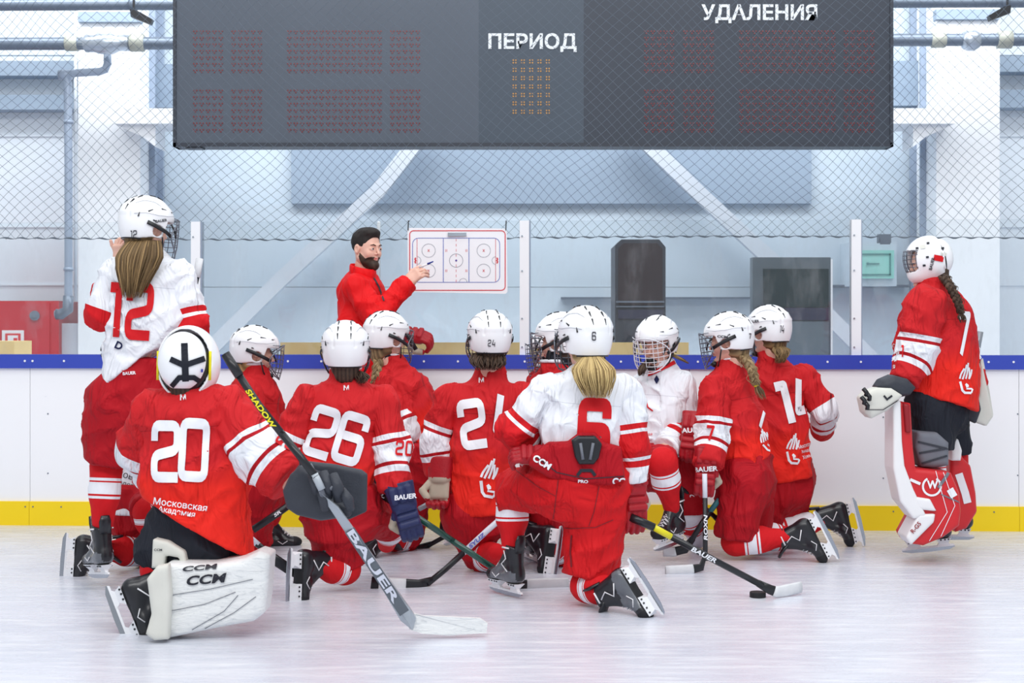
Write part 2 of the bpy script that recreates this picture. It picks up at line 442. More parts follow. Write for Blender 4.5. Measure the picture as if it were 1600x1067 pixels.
def vent(d, ax, l, w):
    p, n = hsurf(*d); a = nrm(A(ax)-n*np.dot(ax, n)); b = np.cross(n, a)
    q = [p+a*l+b*w*.4-n*.004, p-a*l+b*w-n*.004, p-a*l-b*w-n*.004, p+a*l-b*w*.4-n*.004]
    m.put(q+[x+n*.0052 for x in q], [(0, 1, 2, 3)[::-1], (4, 5, 6, 7), (0, 1, 5, 4), (1, 2, 6, 5), (2, 3, 7, 6), (3, 0, 4, 7)])
for s in (-1, 1):
    for dx, dz in ((-.55, 1.0), (-.9, .72), (-1.1, .42)): vent((dx, s*.27, dz), (-.5, 0, -.8), .015, .0034)
    for dx, dz in ((.35, .9), (.05, 1.05)): vent((dx, s*.27, dz), (1, 0, 0), .015, .0032)
    vent((-.35, s*.95, .35), (1, 0, .5), .013, .004); vent((-.75, s*.75, .12), (.3, 0, 1), .011, .0032); vent((.3, s*.9, .5), (1, 0, .1), .016, .003)
    vent((.75, s*.6, .42), (.4, -s*.6, 0), .012, .003); vent((-.15, s*1, -.05), (1, 0, -.2), .007, .003)
for s in (-1, 1):
    for arc in ([(.9, s*.55, .30), (.5, s*.9, .22), (.0, s*1, .18), (-.5, s*.85, .2), (-.95, s*.5, .1)], [(.2, s*.9, .62), (-.1, s*.8, .78), (-.5, s*.6, .75), (-.9, s*.42, .5)]):
        k_ = []
        for q in range(len(arc)-1):
            for t_ in np.linspace(0, 1, 5)[:-1]: p_, n_ = hsurf(*(A(arc[q])*(1-t_)+A(arc[q+1])*t_)); k_.append(p_-n_*.0002)
        m.tube(k_, .0013, 4, 1)
m.out('vents', ['black_plastic', 'pipe_seam']); o = bpy.data.objects['vents']; MESH['vents'] = o.data; bpy.data.objects.remove(o)
def keep(mb, key, mats, smooth=False, attr=None):
    o = mb.out(key, mats, None, None, smooth, attr); MESH[key] = o.data; bpy.data.objects.remove(o)
m = MB()   # brow line seam and lower black trim at the back
m.tube([(-.010-.107*math.cos(t), .091*math.sin(t), -.06) for t in np.linspace(-1.0, 1.0, 14)], .004, 6)
keep(m, 'trim', ['black_plastic'], True)
m = MB()   # side straps and clips
for s in (-1, 1):
    m.tube([(-.06, s*.112, .02), (-.02, s*.119, .008), (.04, s*.116, -.012), (.085, s*.098, -.03)], .006, 6, sq=(.010, .003), side=(0, 0, 1))
    m.tube([(.075, s*.1, .03), (.1, s*.095, .0), (.115, s*.085, -.03)], .005, 6)
    m.tube([(.03, s*.108, -.04), (.05, s*.085, -.09), (.075, s*.04, -.125), (.085, 0, -.132)], .004, 6)
m.ball((.098, 0, -.112), (.022, .03, .018), 10)
keep(m, 'strap', ['black_plastic'], True)
m = MB()   # wire cage
def cg(y, z):   # basket surface
    bulge = .162*math.sqrt(max(.03, 1-(y/.116)**2*.86))-.06*max(0, z-.01)-.16*max(0, -(z+.07)); return (bulge, y, z)
for y in (-.088, -.066, -.044, -.022, 0, .022, .044, .066, .088):
    if abs(y) in (.022,): continue
    m.tube([cg(y, z) for z in np.linspace(.062-abs(y)*.15, -.125+abs(y)*.35, 9)], .0021, 5)
for z in (.06, .035, .01, -.015, -.04, -.065, -.09, -.115):
    w = min(.105, .105-(max(0, -z-.05))*.55)
    m.tube([cg(y, z) for y in np.linspace(-w, w, 13)], .0021, 5)
m.tube([cg(.111*math.cos(t), -.03+.098*math.sin(t)*(1 if math.sin(t) > 0 else 1.0)) for t in np.linspace(0, 2*math.pi, 26)], .0036, 6)
keep(m, 'cage', ['wire'], True); me = MESH['cage'].copy(); me.materials.clear(); me.materials.append(MATS['wire_white']); MESH['cage_white'] = me
# --- skate: ankle joint at origin, x to the toe
def boot_fn(P):
    x, y, z = P[..., 0], P[..., 1], P[..., 2]
    d = etube(P, (-.035, 0, -.058), (.15, 0, -.07), (.04, .038), (.046, .027), (0, 1, 0), 2.4)
    d = sm(d, ell(P, (.15, 0, -.068), (.052, .046, .032)), .02)
    sh = etube(P, (-.022, 0, -.05), (-.018, 0, .12), (.04, .056), (.05, .052), (0, 1, 0), 2.3)
    d = sm(d, sh, .03); d = sm(d, etube(P, (.02, 0, .05), (.1, 0, -.045), (.03, .03), (.035, .02), (0, 1, 0)), .03)
    d = np.maximum(d, z-.105-x*.3); return np.maximum(d, -(z+.1))
v, f = surf(boot_fn, (-.12, -.07, -.12), (.22, .07, .16), .0085)
fc = v[f].mean(1); mi = ((fc[:, 0] > .145) & (fc[:, 2] < -.03) | (fc[:, 2] < -.088)).astype(int)*1
mi[(fc[:, 0] < .13) & (fc[:, 0] > -.075) & (fc[:, 2] < -.02+.25*fc[:, 0]) & (fc[:, 2] > -.088)] = 2
for k, mm in (('boot', ['boot_black', 'dark_rubber', 'boot_black']), ('boot_g', ['boot_black', 'dark_rubber', 'boot_grey'])): mesh_only(k, v, f, mm, None, True, mi)
m = MB()
def flare(x0, x1, x2, x3, zt, zb, wt, wb):
    v = [(x0, -wt, zt), (x1, -wt, zt), (x1, wt, zt), (x0, wt, zt), (x2, -wb, zb), (x3, -wb, zb), (x3, wb, zb), (x2, wb, zb)]
    m.put(v, [(0, 1, 2, 3), (7, 6, 5, 4), (0, 4, 5, 1), (1, 5, 6, 2), (2, 6, 7, 3), (3, 7, 4, 0)])
flare(-.07, .012, -.055, -.005, -.098, -.125, .032, .009); flare(.085, .185, .105, .17, -.095, -.125, .036, .009)
flare(-.055, .0, -.072, .015, -.124, -.146, .009, .007); flare(.105, .17, .09, .198, -.124, -.146, .009, .007)
m.prism([(-.085, -.136), (.205, -.136), (.212, -.146), (-.09, -.146)], 1, -.006, .006)
for s in (-1, 1):
    for x in (-.055, -.035, -.012, .1, .12, .145, .17): m.cyl((x, s*.026, -.1), (x, s*.031, -.106), .0045, 8, 1)
keep(m, 'holder', ['holder_white', 'black_plastic'])
m = MB(); m.prism([(-.088, -.143), (-.09, -.152), (-.06, -.164), (.05, -.168), (.16, -.165), (.205, -.155), (.214, -.143)], 1, -.002, .002); keep(m, 'blade', ['steel'])
m = MB()
for i in range(7):
    t = i/6; a = V(.032+.095*t, 0, .045-.085*t)
    m.tube([a+V(-.004, -.026, -.004), a+V(.004, -.008, .012), a+V(.004, .008, .012), a+V(-.004, .026, -.004)], .0028, 5)
    if i < 6: m.tube([a+V(-.004, -.026, -.002), a+V(.012, 0, .008), a+V(.014, .026, -.014)], .0024, 5)
keep(m, 'laces', ['lace'], True)
m = MB()
for s in (-1, 1):
    m.tube([(.0, s*.050, .07), (-.02, s*.052, .03), (.02, s*.052, .0), (-.03, s*.05, -.035)], .0035, 5); m.tube([(-.045, s*.050, .085), (.01, s*.053, .085)], .0045, 5)
    m.tube([(.05, s*.047, -.055), (.08, s*.048, -.075), (.11, s*.049, -.055)], .003, 5)
keep(m, 'boot_trim', ['lace'], True)
m = MB(); m.tube([(.015, 0, .07), (.035, 0, .115), (.06, 0, .15)], 1, 10, sq=[(.045, .012), (.045, .012), (.036, .009)], side=(0, 1, 0)); m.tube([(-.07, 0, .06), (-.078, 0, .12), (-.085, 0, .15)], 1, 10, sq=[(.03, .01), (.032, .01), (.022, .007)], side=(0, 1, 0)); keep(m, 'tongue', ['boot_black'], True)
# --- hockey glove (wrist at origin, x to fingers, z back of hand, y thumb side)
def glove(key, col, curl, palm='palm_tan', hand=1):
    seg = []; M2 = []
    for i in range(4):
        y = -.037+.0245*i; p = V(.098-.006*abs(i-1.6), y, .006); a = -.25*curl; L = (.036, .033, .026)
        for k in range(3):
            a += curl*(.55, .75, .6)[k]; q = p+V(math.cos(a), 0, -math.sin(a))*L[k]; seg.append((p.copy(), q.copy(), .0145-.001*k)); p = q
    th = [(V(.02, .045, -.012), V(.062, .07, -.02-.02*curl)), (V(.062, .07, -.02-.02*curl), V(.098, .062-.02*curl, -.03-.03*curl))]
    def fn(P):
        d = rbox(P, (.048, 0, .0), (.052, .05, .024), None, .018)
        for xx in (.012, .044, .076): d = np.minimum(d, rbox(P, (xx, 0, .022), (.0145, .046, .013), None, .010))
        d = np.minimum(d, etube(P, (-.095, 0, 0), (-.012, 0, 0), (.066, .05), (.056, .042), (0, 1, 0), 2.8))
        d = np.maximum(d, -(P[..., 0]+.1))
        for yy in (-.034, 0, .034): d = np.minimum(d, rbox(P, (-.050, yy, .041), (.036, .0150, .011), None, .008))
        for p, q, r in seg: d = np.minimum(d, rc(P, p+(q-p)*.12, q-(q-p)*.12, r, r*.97))
        for p, q in th: d = np.minimum(d, rc(P, p, q-(q-p)*.1, .0175, .016))
        return d
    def fm(P): Q = P.copy(); Q[..., 1] *= hand; return fn(Q)
    v, f = surf(fm, (-.11, -.1, -.12), (.2, .1, .075), .0058)
    c = v[f].mean(1); mi = ((c[:, 2] < -.012) & (c[:, 0] > -.0) & (c[:, 0] < .1)).astype(int)
    mesh_only(key, v, f, [col, palm], None, True, mi)
for c in ('red', 'navy', 'black'):
    for h, hn in ((1, 'a'), (-1, 'b')):
        if c == 'red': glove('glove_red_open_'+hn, 'glove_red', .45, hand=h)
        glove('glove_%s_grip_%s' % (c, hn), 'glove_'+c, 1.25, hand=h)
# --- head (ear level at origin)
def head_fn(P):
    Q = P.copy(); Q[..., 1] = np.abs(Q[..., 1])
    d = ell(Q, (-.012, 0, .036), (.094, .074, .086))
    d = sm(d, ell(Q, (.028, 0, -.028), (.064, .058, .082)), .03)
    d = sm(d, rc(Q, (.0, .05, -.055), (.06, .014, -.098), .022, .019), .025)
    d = sm(d, ell(Q, (.062, .034, -.03), (.026, .026, .028)), .015)
    d = sm(d, rc(Q, (.08, .03, .022), (.088, 0, .02), .010, .009), .012)
    d = -sm(-d, rc(Q, (.104, .031, .002), (.11, .031, .002), .019, .02), .012)
    d = sm(d, ell(Q, (.078, .031, .0), (.016, .019, .0135)), .003)
    d = sm(d, rc(Q, (.088, 0, .014), (.110, 0, -.026), .0055, .0088), .008)
    d = sm(d, rc(Q, (.097, .009, -.031), (.094, .0105, -.03), .0065, .005), .005)
    d = sm(d, rc(Q, (.095, 0, -.053), (.084, .022, -.057), .0075, .0035), .005)
    d = sm(d, rc(Q, (.093, 0, -.065), (.082, .019, -.063), .0085, .0035), .005)
    d = sm(d, ell(Q, (.082, 0, -.095), (.018, .02, .014)), .015)
    e = ell(Q, (-.006, .077, -.008), (.020, .011, .031)); e = np.maximum(e, -ell(Q, (.0, .087, -.006), (.011, .008, .018)))
    d = sm(d, e, .006)
    d = np.maximum(d, -ell(Q, (.097, .031, -.0015), (.014, .0145, .0058)))
    return sm(d, rc(Q, (-.020, 0, -.05), (-.028, 0, -.105), .052, .044), .03)
HV, HF = surf(head_fn, (-.12, -.1, -.22), (.13, .1, .13), .0048)
HLIP = np.clip(1-np.linalg.norm((HV-V(.092, 0, -.059))/A([.012, .022, .0115]), axis=1), 0, 1)*3; HLIP = np.clip(HLIP, 0, 1)
m = MB()
for s in (-1, 1):
    m.ball((.0795, s*.031, .0), .0135, 12, 0)
    g = nrm(V(1, s*.02, 0)); c = V(.0795, s*.031, 0)
    m.put([c+V(.0122, 0, 0)+V(.0, math.cos(t)*.0058, math.sin(t)*.0058) for t in np.linspace(0, 6.283, 12, endpoint=False)]+[c+V(.0142, 0, 0)], [(i, (i+1) % 12, 12) for i in range(12)], 1)
simple('eye_white', (232, 230, 228), .2); simple('iris', (50, 44, 40), .15); simple('brow_hair', (60, 46, 38), .8)
keep(m, 'eyes', ['eye_white', 'iris'], True)
m = MB()
for s in (-1, 1): m.tube([(.094, s*.014, .020), (.0935, s*.03, .0265), (.082, s*.048, .021)], [.003, .0035, .0015], 6)
keep(m, 'eyebrows', ['brow_hair'], True)
# --- bare hand, wrist at origin, x to fingers, z back of hand, y thumb side
def hand_mesh(curls, thumb, mir=1):
    segs = [];
    for i in range(4):
        y = -.03+.0195*i; p = V(.085-.004*abs(i-1.7)*2, y, .0); a = 0; L = A([.04, .026, .021])*(.82, .95, 1.03, .96)[i]
        for k in range(3):
            a += curls[i]*(.6, .9, .6)[k]; q = p+V(math.cos(a), 0, -math.sin(a))*L[k]; segs.append((p, q, .0092-.0009*k, .0086-.0009*k)); p = q
    t0 = V(.02, .03, -.006); t1 = t0+V(.035, .025, -.012); t2 = t1+nrm(V(*thumb))*.034; t3 = t2+nrm(V(*thumb)+V(.2, -.2, 0))*.024
    def fn(P):
        P = P.copy(); P[..., 1] *= mir
        d = sm(rbox(P, (.048, 0, 0), (.044, .038, .0135), None, .012), rc(P, (-.05, 0, 0), (.02, 0, 0), .026, .024), .03)
        d = sm(d, rc(P, t0, t1, .016, .012), .015)
        for p, q, a, b in segs: d = sm(d, rc(P, p, q, a, b), .0035)
        return sm(sm(d, rc(P, t1, t2, .0115, .010), .005), rc(P, t2, t3, .010, .0085), .004)
    return surf(fn, (-.06, -.08, -.1), (.19, .1, .05), .0036)
# --- hair
def tail(pts, w0, w1, n, mat, parent, R, name='ponytail', seed=1, tip=.3, thick=.5, r=.0035, side=(1, 0, 0), curl=.0, s0=.25):
    """bundle of locks around a centre line pts with half-widths w0 (middle) and w1 (tip)"""
    rs = np.random.RandomState(seed); m = MB(); P = [A(p, dtype=float) for p in pts]; k = len(P)
    T = np.linspace(0, 1, 13)
    if k == 3: mid_ = 2*P[1]-.5*(P[0]+P[2]); C = A([P[0]*(1-t)**2+mid_*2*t*(1-t)+P[2]*t*t for t in T])
    else: C = A([[np.interp(t, np.linspace(0, 1, k), [p[i] for p in P]) for i in range(3)] for t in T])
    s = nrm(side)
    for j in range(n):
        rr = math.sqrt(rs.rand()); th = rs.rand()*6.283; u, w_ = rr*math.cos(th), rr*math.sin(th); ln = 1-tip*rs.rand()**1.5
        ph = rs.rand()*6.28; path = []; rad = []; rj = .6+.7*rs.rand(); hv_ = float(np.clip(rs.normal(.45, .33), 0, 1))
        for t in T*ln:
            c = A([np.interp(t, T, C[:, i]) for i in range(3)]); wd = (s0+(1-s0)*min(1, t*2.6))*(w0*(1-t)+w1*t)
            d = V(0, 1, 0)
            path.append(c+s*(u*wd*(1-.35*max(0, t-.6)/.4)+(curl+.004*t)*math.sin(ph+t*6))+d*(w_*wd*thick+curl*.5*math.cos(ph+t*8))); rad.append(r*(1.0-.85*(t/ln)**2)*rj if t > .02 else r*.6)
        m.tube(path, rad, 5, 0, a=hv_)
    return m.out(name, mat, parent, R, True, 'hv')
def braid(pts, w, mat, parent, R, seed=3, tuft=.09, band=None):
    P = [A(p, dtype=float) for p in pts]; k = len(P); m = MB(); L = sum(np.linalg.norm(P[i+1]-P[i]) for i in range(k-1)); n = int(L/.006)
    cum = np.linspace(0, 1, k)
    def C(t): return A([np.interp(t, cum, [p[i] for p in P]) for i in range(3)])
    tb = 1-tuft/L; turns = L*tb/.075
    for j in range(3):
        path = []; rad = []; ph = j*2.094
        for t in np.linspace(0, tb, n):
            a = turns*6.283*t+ph; wd = w*(1-.35*t); path.append(C(t)+V(math.sin(a)*wd*.62, -math.sin(2*a)*wd*.35, 0)); rad.append(wd*.62)
        m.tube(path, rad, 7, a=.35+.25*j)
        for q in range(9):
            rs = np.random.RandomState(seed*9+j*11+q); o_ = rs.normal(size=3)*w*.3
            m.tube([x+o_+V(0, -w*.42, 0) for x in path[::2]], .0016, 4, a=float(rs.rand()))
    o = m.out('braid', mat, parent, R, True, 'hv')
    tail([C(tb), C(tb+(1-tb)*.5), C(1)], w*.9, w*.9, 40, mat, parent, R, 'braid_end', seed, .4, .6, .0022)
    if band:
        b = MB(); d = nrm(C(tb+.02)-C(tb-.02)); b.tube([C(tb)-d*.008, C(tb)+d*.008], w*.55, 10); b.out('hair_band', band, parent, R, True)
    return o
# ------------------------------------------------------------ clothed figure
def poly_s(P, pts, radii):
    best = None; bs = None; L = [np.linalg.norm(A(pts[i+1])-A(pts[i])) for i in range(len(pts)-1)]; tot = sum(L); c = 0
    for i in range(len(L)):
        a = A(pts[i]); d = A(pts[i+1])-a; t = np.clip(((P-a)@d)/(d@d), 0, 1); ds = np.linalg.norm(P-a-t[..., None]*d, axis=-1)
        s = (c+t*L[i])/tot; c += L[i]
        if best is None: best, bs = ds, s
        else: bs = np.where(ds < best, s, bs); best = np.minimum(best, ds)
    return bs
def limb(name, pts, radii, mat, parent, R, k=.03, h=.0115, cutn=None, wr=.004, seed=0, fold=14, flat_end=True, tilt=None):
    pts = [A(p, dtype=float) for p in pts]
    L = sum(np.linalg.norm(pts[i+1]-pts[i]) for i in range(len(pts)-1))
    e = pts[-1]; en = nrm(pts[-1]-pts[-2]) if tilt is None else nrm(tilt)
    def fn(P):
        d = None
        for i in range(len(pts)-1):
            q = rc(P, pts[i], pts[i+1], radii[i], radii[i+1]); d = q if d is None else sm(d, q, k)
        return cut(d, P, e, en) if flat_end else d
    rm = max(radii)+.02; lo = np.min(pts, 0)-rm; hi = np.max(pts, 0)+rm
    v, f = surf(fn, lo, hi, h); s = poly_s(v, pts, radii); n = grad(fn, v)
    fade = np.clip((1-s)*12, 0, 1); ax = nrm(pts[-1]-pts[0])
    Lr = s*L/.1; disp = .75*(1-2.2*np.abs(np.sin(Lr*2.3+2.6*sn(v, seed, (9, 9, 9)))))*(.35+.65*np.exp(-((s-.5)/.2)**2))+.8*rid(v, seed+1, (11, 11, 11))+.5*sn(v, seed+2, (7, 7, 7))
    v2 = v+n*(disp*wr*fade)[:, None]
    o = add(name, v2, f, mat, parent, R, {'sl': s}); return o, bvh_of(v2, f)
class Person:
    def __init__(s, label, d, foot, group=None):
        s.d = d; s.R = V((foot-800)/F*d, d, 0); s.root = empty('person', s.R); tag(s.root, label, 'person', group)
        s.bv = {}; s.seed = int(foot)
    def p(s, x, y, dd=0.0): return W(x, y, s.d+dd)
    def torso(s, A_, B_, neck, hem, wa, wb, mat, hem_n=(0, 0, -1), da=.115, db=.14, mid=None, wm=None, sh=.082, neck_r=.07, h=.0105, wr=.010, nup=.045, name='jersey', folds=(8, 8, 2.2), col=None):
        """A_,B_ shoulders; neck; hem centre; half widths wa (chest) wb (hem)"""
        A_, B_, neck, hem = map(lambda q: A(q, dtype=float), (A_, B_, neck, hem)); neck = neck+nrm(neck-(A_+B_)/2)*nup; C = (A_+B_)/2; side = nrm(B_-A_); up = nrm(C-hem)
        md = A(mid, dtype=float) if mid is not None else (C*.55+hem*.45); wm = wm or (wa*.55+wb*.45); c0 = C-up*.06; hb = hem-up*.12
        base = neck-nrm(neck-C)*.0
        def fn(P):
            d = etube(P, c0, md, (wa, da), (wm, (da+db)/2), side, 2.3); d = sm(d, etube(P, md, hb, (wm, (da+db)/2), (wb, db), side, 2.3), .05)
            d = sm(d, rc(P, A_, B_, sh, sh), .06); d = sm(d, rc(P, C-up*.02, base, .125, neck_r), .05)
            d = cut(d, P, neck, nrm(neck-C)+V(0, 0, .4)); return cut(d, P, hem, hem_n)
        P4 = A([A_, B_, neck, hem, hb]); v, f = surf(fn, P4.min(0)-.2, P4.max(0)+.2, h)
        n = grad(fn, v); tv = ((v-hem)@up)/np.linalg.norm(C-hem)
        Q = np.stack([v@side, v@np.cross(side, up), v@up], -1)
        fd = np.clip(1.15-tv, .25, 1); sg = np.sign(Q[:, 0]-float(C@side)); Dg = np.stack([Q[:, 0]*.8+Q[:, 2]*.6*sg, Q[:, 1], Q[:, 2]*.8-Q[:, 0]*.6*sg], -1)
        disp = .9*sn(Q, s.seed+3, folds)*fd+.75*rid(Q, s.seed+9, (13, 13, 4.5))*fd+.6*rid(Dg, s.seed+5, (5, 9, 15))
        v2 = v+n*(disp*wr*np.clip(.25+tv*9, .25, 1))[:, None]
        s.jersey = add(name, v2, f, mat, s.root, s.R, {'tv': tv, 'sl': tv*0}); s.bv['t'] = bvh_of(v2, f); s.side, s.up, s.C, s.neck = side, up, C, neck
        if col:
            cc = neck-nrm(neck-C)*.004; m = MB(); fw = np.cross(side, up)
            m.tube([cc+side*math.cos(t)*(neck_r*1.0)+fw*math.sin(t)*neck_r*.95 for t in np.linspace(0, 6.283, 20)], .009, 6); m.out('collar', col, s.jersey, s.R, True)
        return s.jersey
    def arm(s, key, pts, radii, mat, parent=None, wr=.0105, tilt=None, **k):
        o, b = limb('sleeve', pts, radii, mat, parent or s.jersey, s.R, wr=wr, seed=s.seed+len(s.bv)*5, tilt=tilt, **k); s.bv[key] = b; return o
    def leg(s, key, pts, radii, mat, name='sock', **k):
        o, b = limb(name, pts, radii, mat, s.root, s.R, seed=s.seed+len(s.bv)*7, wr=.002, flat_end=False, **k); s.bv[key] = b; return o
    def pants(s, hA, hB, legs, mat, pr=(.16, .14), up=(0, 0, 1), waist=.16, h=.0125, wr=.013, name='pants', wcut=True):
        hA, hB = A(hA, dtype=float), A(hB, dtype=float); C = (hA+hB)/2; up = nrm(up); side = nrm(hB-hA); wt = C+up*waist
        def fn(P):
            d = etube(P, C-up*.03, wt+up*.05, pr, (pr[0]*.92, pr[1]*.92), side, 2.4)
            for pts, ra in legs:
                q = None
                for i in range(len(pts)-1):
                    c = rc(P, pts[i], pts[i+1], ra[i], ra[i+1]); q = c if q is None else sm(q, c, .04)
                q = cut(q, P, pts[-1], nrm(A(pts[-1])-A(pts[-2]))); d = sm(d, q, .045)
            return cut(d, P, wt, up)
        al = A([hA, hB, wt]+[q for pts, _ in legs for q in pts]); v, f = surf(fn, al.min(0)-.2, al.max(0)+.2, h)
        n = grad(fn, v); v2 = v+n*((.8*sn(v, s.seed+20, (6, 6, 10))+.8*rid(v, s.seed+21, (8, 8, 13)))*wr)[:, None]
        o = add(name, v2, f, mat, s.root, s.R, {'tv': v[:, 2]*0, 'sl': v[:, 2]*0}); s.bv['p'] = bvh_of(v2, f); s.pt = o; return o
    def body(s, joints, head, fwd, up=(0, 0, 1), hands=(), ng=None, nape=None):
        """one continuous skin surface for the trunk and limbs, joined to the head and any bare hands"""
        M = frame(fwd, up); s.H, s.HM = A(head, dtype=float), M; V_, F_, lip = [], [], []
        def more(v, f, l):
            k = sum(len(x) for x in V_); V_.append(v); F_.extend([[int(i)+k for i in q] for q in f]); lip.append(l)
        more(HV@M.T*.97+s.H, HF, HLIP)
        nb = s.H+M@V(-.022, 0, -.095); al = [nb]
        chains = [[nb, s.C]]+[[A(q, dtype=float) for q in c] for c in joints]; al = np.concatenate([A(c) for c in chains])
        def fn(P):
            d = None
            for c in chains:
                for i in range(len(c)-1):
                    q = rc(P, c[i], c[i+1], .05 if c is chains[0] else .046, .04); d = q if d is None else sm(d, q, .02)
            return d
        v, f = surf(fn, al.min(0)-.08, al.max(0)+.08, .02); more(v, f, np.zeros(len(v)))
        for hv, hf, hm, hp in hands: more(hv@hm.T+A(hp), hf, np.zeros(len(hv)))
        o = add('body', np.concatenate(V_), F_, 'skin', s.root, s.R, {'lip': np.concatenate(lip)}); s.bd = o
        m = MB(); q = nrm(s.neck-s.C); m.tube([s.neck-q*.03, s.neck+q*.01, s.H+M@V(-.04, 0, -.085)], [.06, .062, .056], 14); m.out('neck_guard', ng, s.root, s.R, True) if ng else None
        if nape:
            def nf(P):
                d = sm(ell(P, (-.028, 0, -.035), (.080, .078, .075)), ell(P, (-.055, 0, -.095), (.035, .05, .045)), .03)
                return np.maximum(d, P[..., 0]-.0+.25*P[..., 2])-.0016*np.sin(P[..., 1]*260+P[..., 2]*25)
            v, f = surf(nf, (-.13, -.1, -.16), (.06, .1, .05), .0075); add('hair', v@M.T+s.H, f, nape, s.root, s.R, {'hv': np.clip(.35+.35*np.sin(v[:, 1]*330), 0, 1)})
        put('eyes', 'eyes', o, s.R, M*.97, s.H); put('eyebrows', 'eyebrows', o, s.R, M*.97, s.H); return o
    def helmet(s, cage='cage', sc=1.0, tiltback=0):
        M = s.HM; h = put('helmet', 'helmet', s.root, s.R, M, s.H, sc); s.helm = h
        for nm, k in (('vent_slots', 'vents'), ('chin_strap', 'strap'), ('lower_trim', 'trim')): put(nm, k, h)
        if cage: put('face_cage', cage, h)
        s.bv['h'] = bvh_of(HELM_V@M.T*sc+s.H, HELM_F)
    def skate(s, ank, toe, up, boot='boot', sc=1.0, laces=True):
        M = frame(toe, up); o = put('skate', boot, s.root, s.R, M, ank, sc)
        hd = put('blade_holder', 'holder', o); put('blade', 'blade', o)
        put('tongue', 'tongue', o); put('boot_trim', 'boot_trim', o)
        if laces: put('laces', 'laces', o)
        return o
    def glove(s, key, wrist, fwd, dorsal, sc=1.0):
        M = frame(fwd, dorsal); o = put('glove', key, s.root, s.R, M, wrist, sc); me = MESH[key]
        v = A([q.co[:] for q in me.vertices])@M.T*sc+A(wrist); s.ng_ = getattr(s, 'ng_', 0)+1; s.bv['g%d' % s.ng_] = bvh_of(v, [list(p.vertices) for p in me.polygons]); return o
    def mark(s, key, shape, cx, cy, h, mat, parent=None, name='number', **k):
        b = [s.bv[q] for q in key.split('+')]; return decal(b, shape, cx, cy, h, mat, parent or s.jersey, s.R, name, **k)
# ------------------------------------------------------------ the hall
t = NT('ice'); co = t.coord((1, 1, 1)); st = t.coord((.35, 2.2, 1))
n1 = t.noise(1.1, 4, st, .55, .6); n2 = t.noise(9, 5, st, .6); n3 = t.noise(60, 3, t.coord((.25, 3, 1)), .6)
c = t.mix(t.ramp(n1, [(.3, (0, 0, 0, 1)), (.7, (1, 1, 1, 1))], False), lin((203, 208, 222)), lin((217, 220, 230)))
c = t.mix(t.ramp(n2, [(.5, (0, 0, 0, 1)), (.72, (1, 1, 1, 1))], False), c, lin((231, 234, 240)))
vv = t.n('ShaderNodeTexVoronoi', feature='DISTANCE_TO_EDGE'); vv.inputs['Scale'].default_value = 1.7; t.l(t.coord((.5, 1.6, 1)), vv.inputs['Vector'])
sc = t.ramp(vv.outputs['Distance'], [(0, (1, 1, 1, 1)), (.012, (0, 0, 0, 1))], False)
c = t.mix(t.math('MULTIPLY', sc, .35), c, lin((200, 206, 222)))
n = t.bump(n3, .1, .004); t.bump(n2, .2, .01, n)
t.set(c, t.math('ADD', t.math('MULTIPLY', n2, .25), .16), 0, .55); MATS['ice'] = t.m
def struct(name, mb, mat, smooth=False): return tag(mb.out(name, mat, None, None, smooth), kind='structure')
m = MB(); m.box((-12, -3, -.05), (12, 14.5, 0)); struct('floor', m, 'ice')
simple('wall_white', (222, 230, 238), .6, 0, .3, .03, 2); simple('column_white', (240, 243, 247), .55, 0, .3, .02, 3)
simple('panel_blue', (150, 166, 184), .5, 0, .3, .05, 1.5); simple('panel_pale', (198, 211, 222), .5, 0, .3, .04, 2)
simple('steel_paint', (206, 214, 224), .4, 0, .4, .05, 4); simple('beige_paint', (178, 180, 178), .6, 0, .3, .1, 5)
simple('pipe_grey', (112, 124, 140), .35, .3, .5, .12, 8); simple('pipe_blue', (158, 172, 192), .35, .1, .5, .1, 8)
simple('flange', (176, 178, 168), .5, .1, .4, .1); simple('galv', (190, 200, 212), .25, .6, .5, .15, 20)
def bw(px, py, d): return W(px, py, d)
def bxp(m, x0, y0, x1, y1, d, th, mi=0):
    a = W(x0, y1, d); b = W(x1, y0, d); m.box((a[0], d, a[2]), (b[0], d+th, b[2]), mi); return m
m = MB(); m.box((-10, 13.2, 0), (10, 13.4, 5.2))
for z in (.72, 1.62, 2.12, 2.9, 3.6): m.box((-10, 13.185, z), (10, 13.2, z+.012))
struct('wall_back', m, 'wall_white')
m = MB(); bxp(m, 455, -60, 1268, 318, 13.0, .19); struct('trim_1', m, 'panel_blue')
m = MB(); bxp(m, 245, 318, 1440, 448.3, 13.06, .13); bxp(m, 245, 449, 1440, 650, 13.05, .13); bxp(m, 245, -60, 455, 318, 13.08, .11); bxp(m, 1268, -60, 1440, 318, 13.08, .11); struct('trim_2', m, 'panel_pale')
m = MB(); bxp(m, 877, 464, 1176, 467, 12.9, .15); bxp(m, 1176, 445, 1420, 448, 12.9, .15); struct('trim_3', m, 'pipe_grey')
for i, (x0, x1) in enumerate(((122, 219), (1463, 1562))):
    m = MB(); a = W(x0, 0, 12.4)[0]; b = W(x1, 0, 12.4)[0]; m.box((a, 12.4, 0), (b, 13.2, 5.0)); tag(struct('column', m, 'column_white'), 'white square concrete column '+('by the downpipe and red cabinet' if i == 0 else 'behind the standing goalkeeper'), 'column')
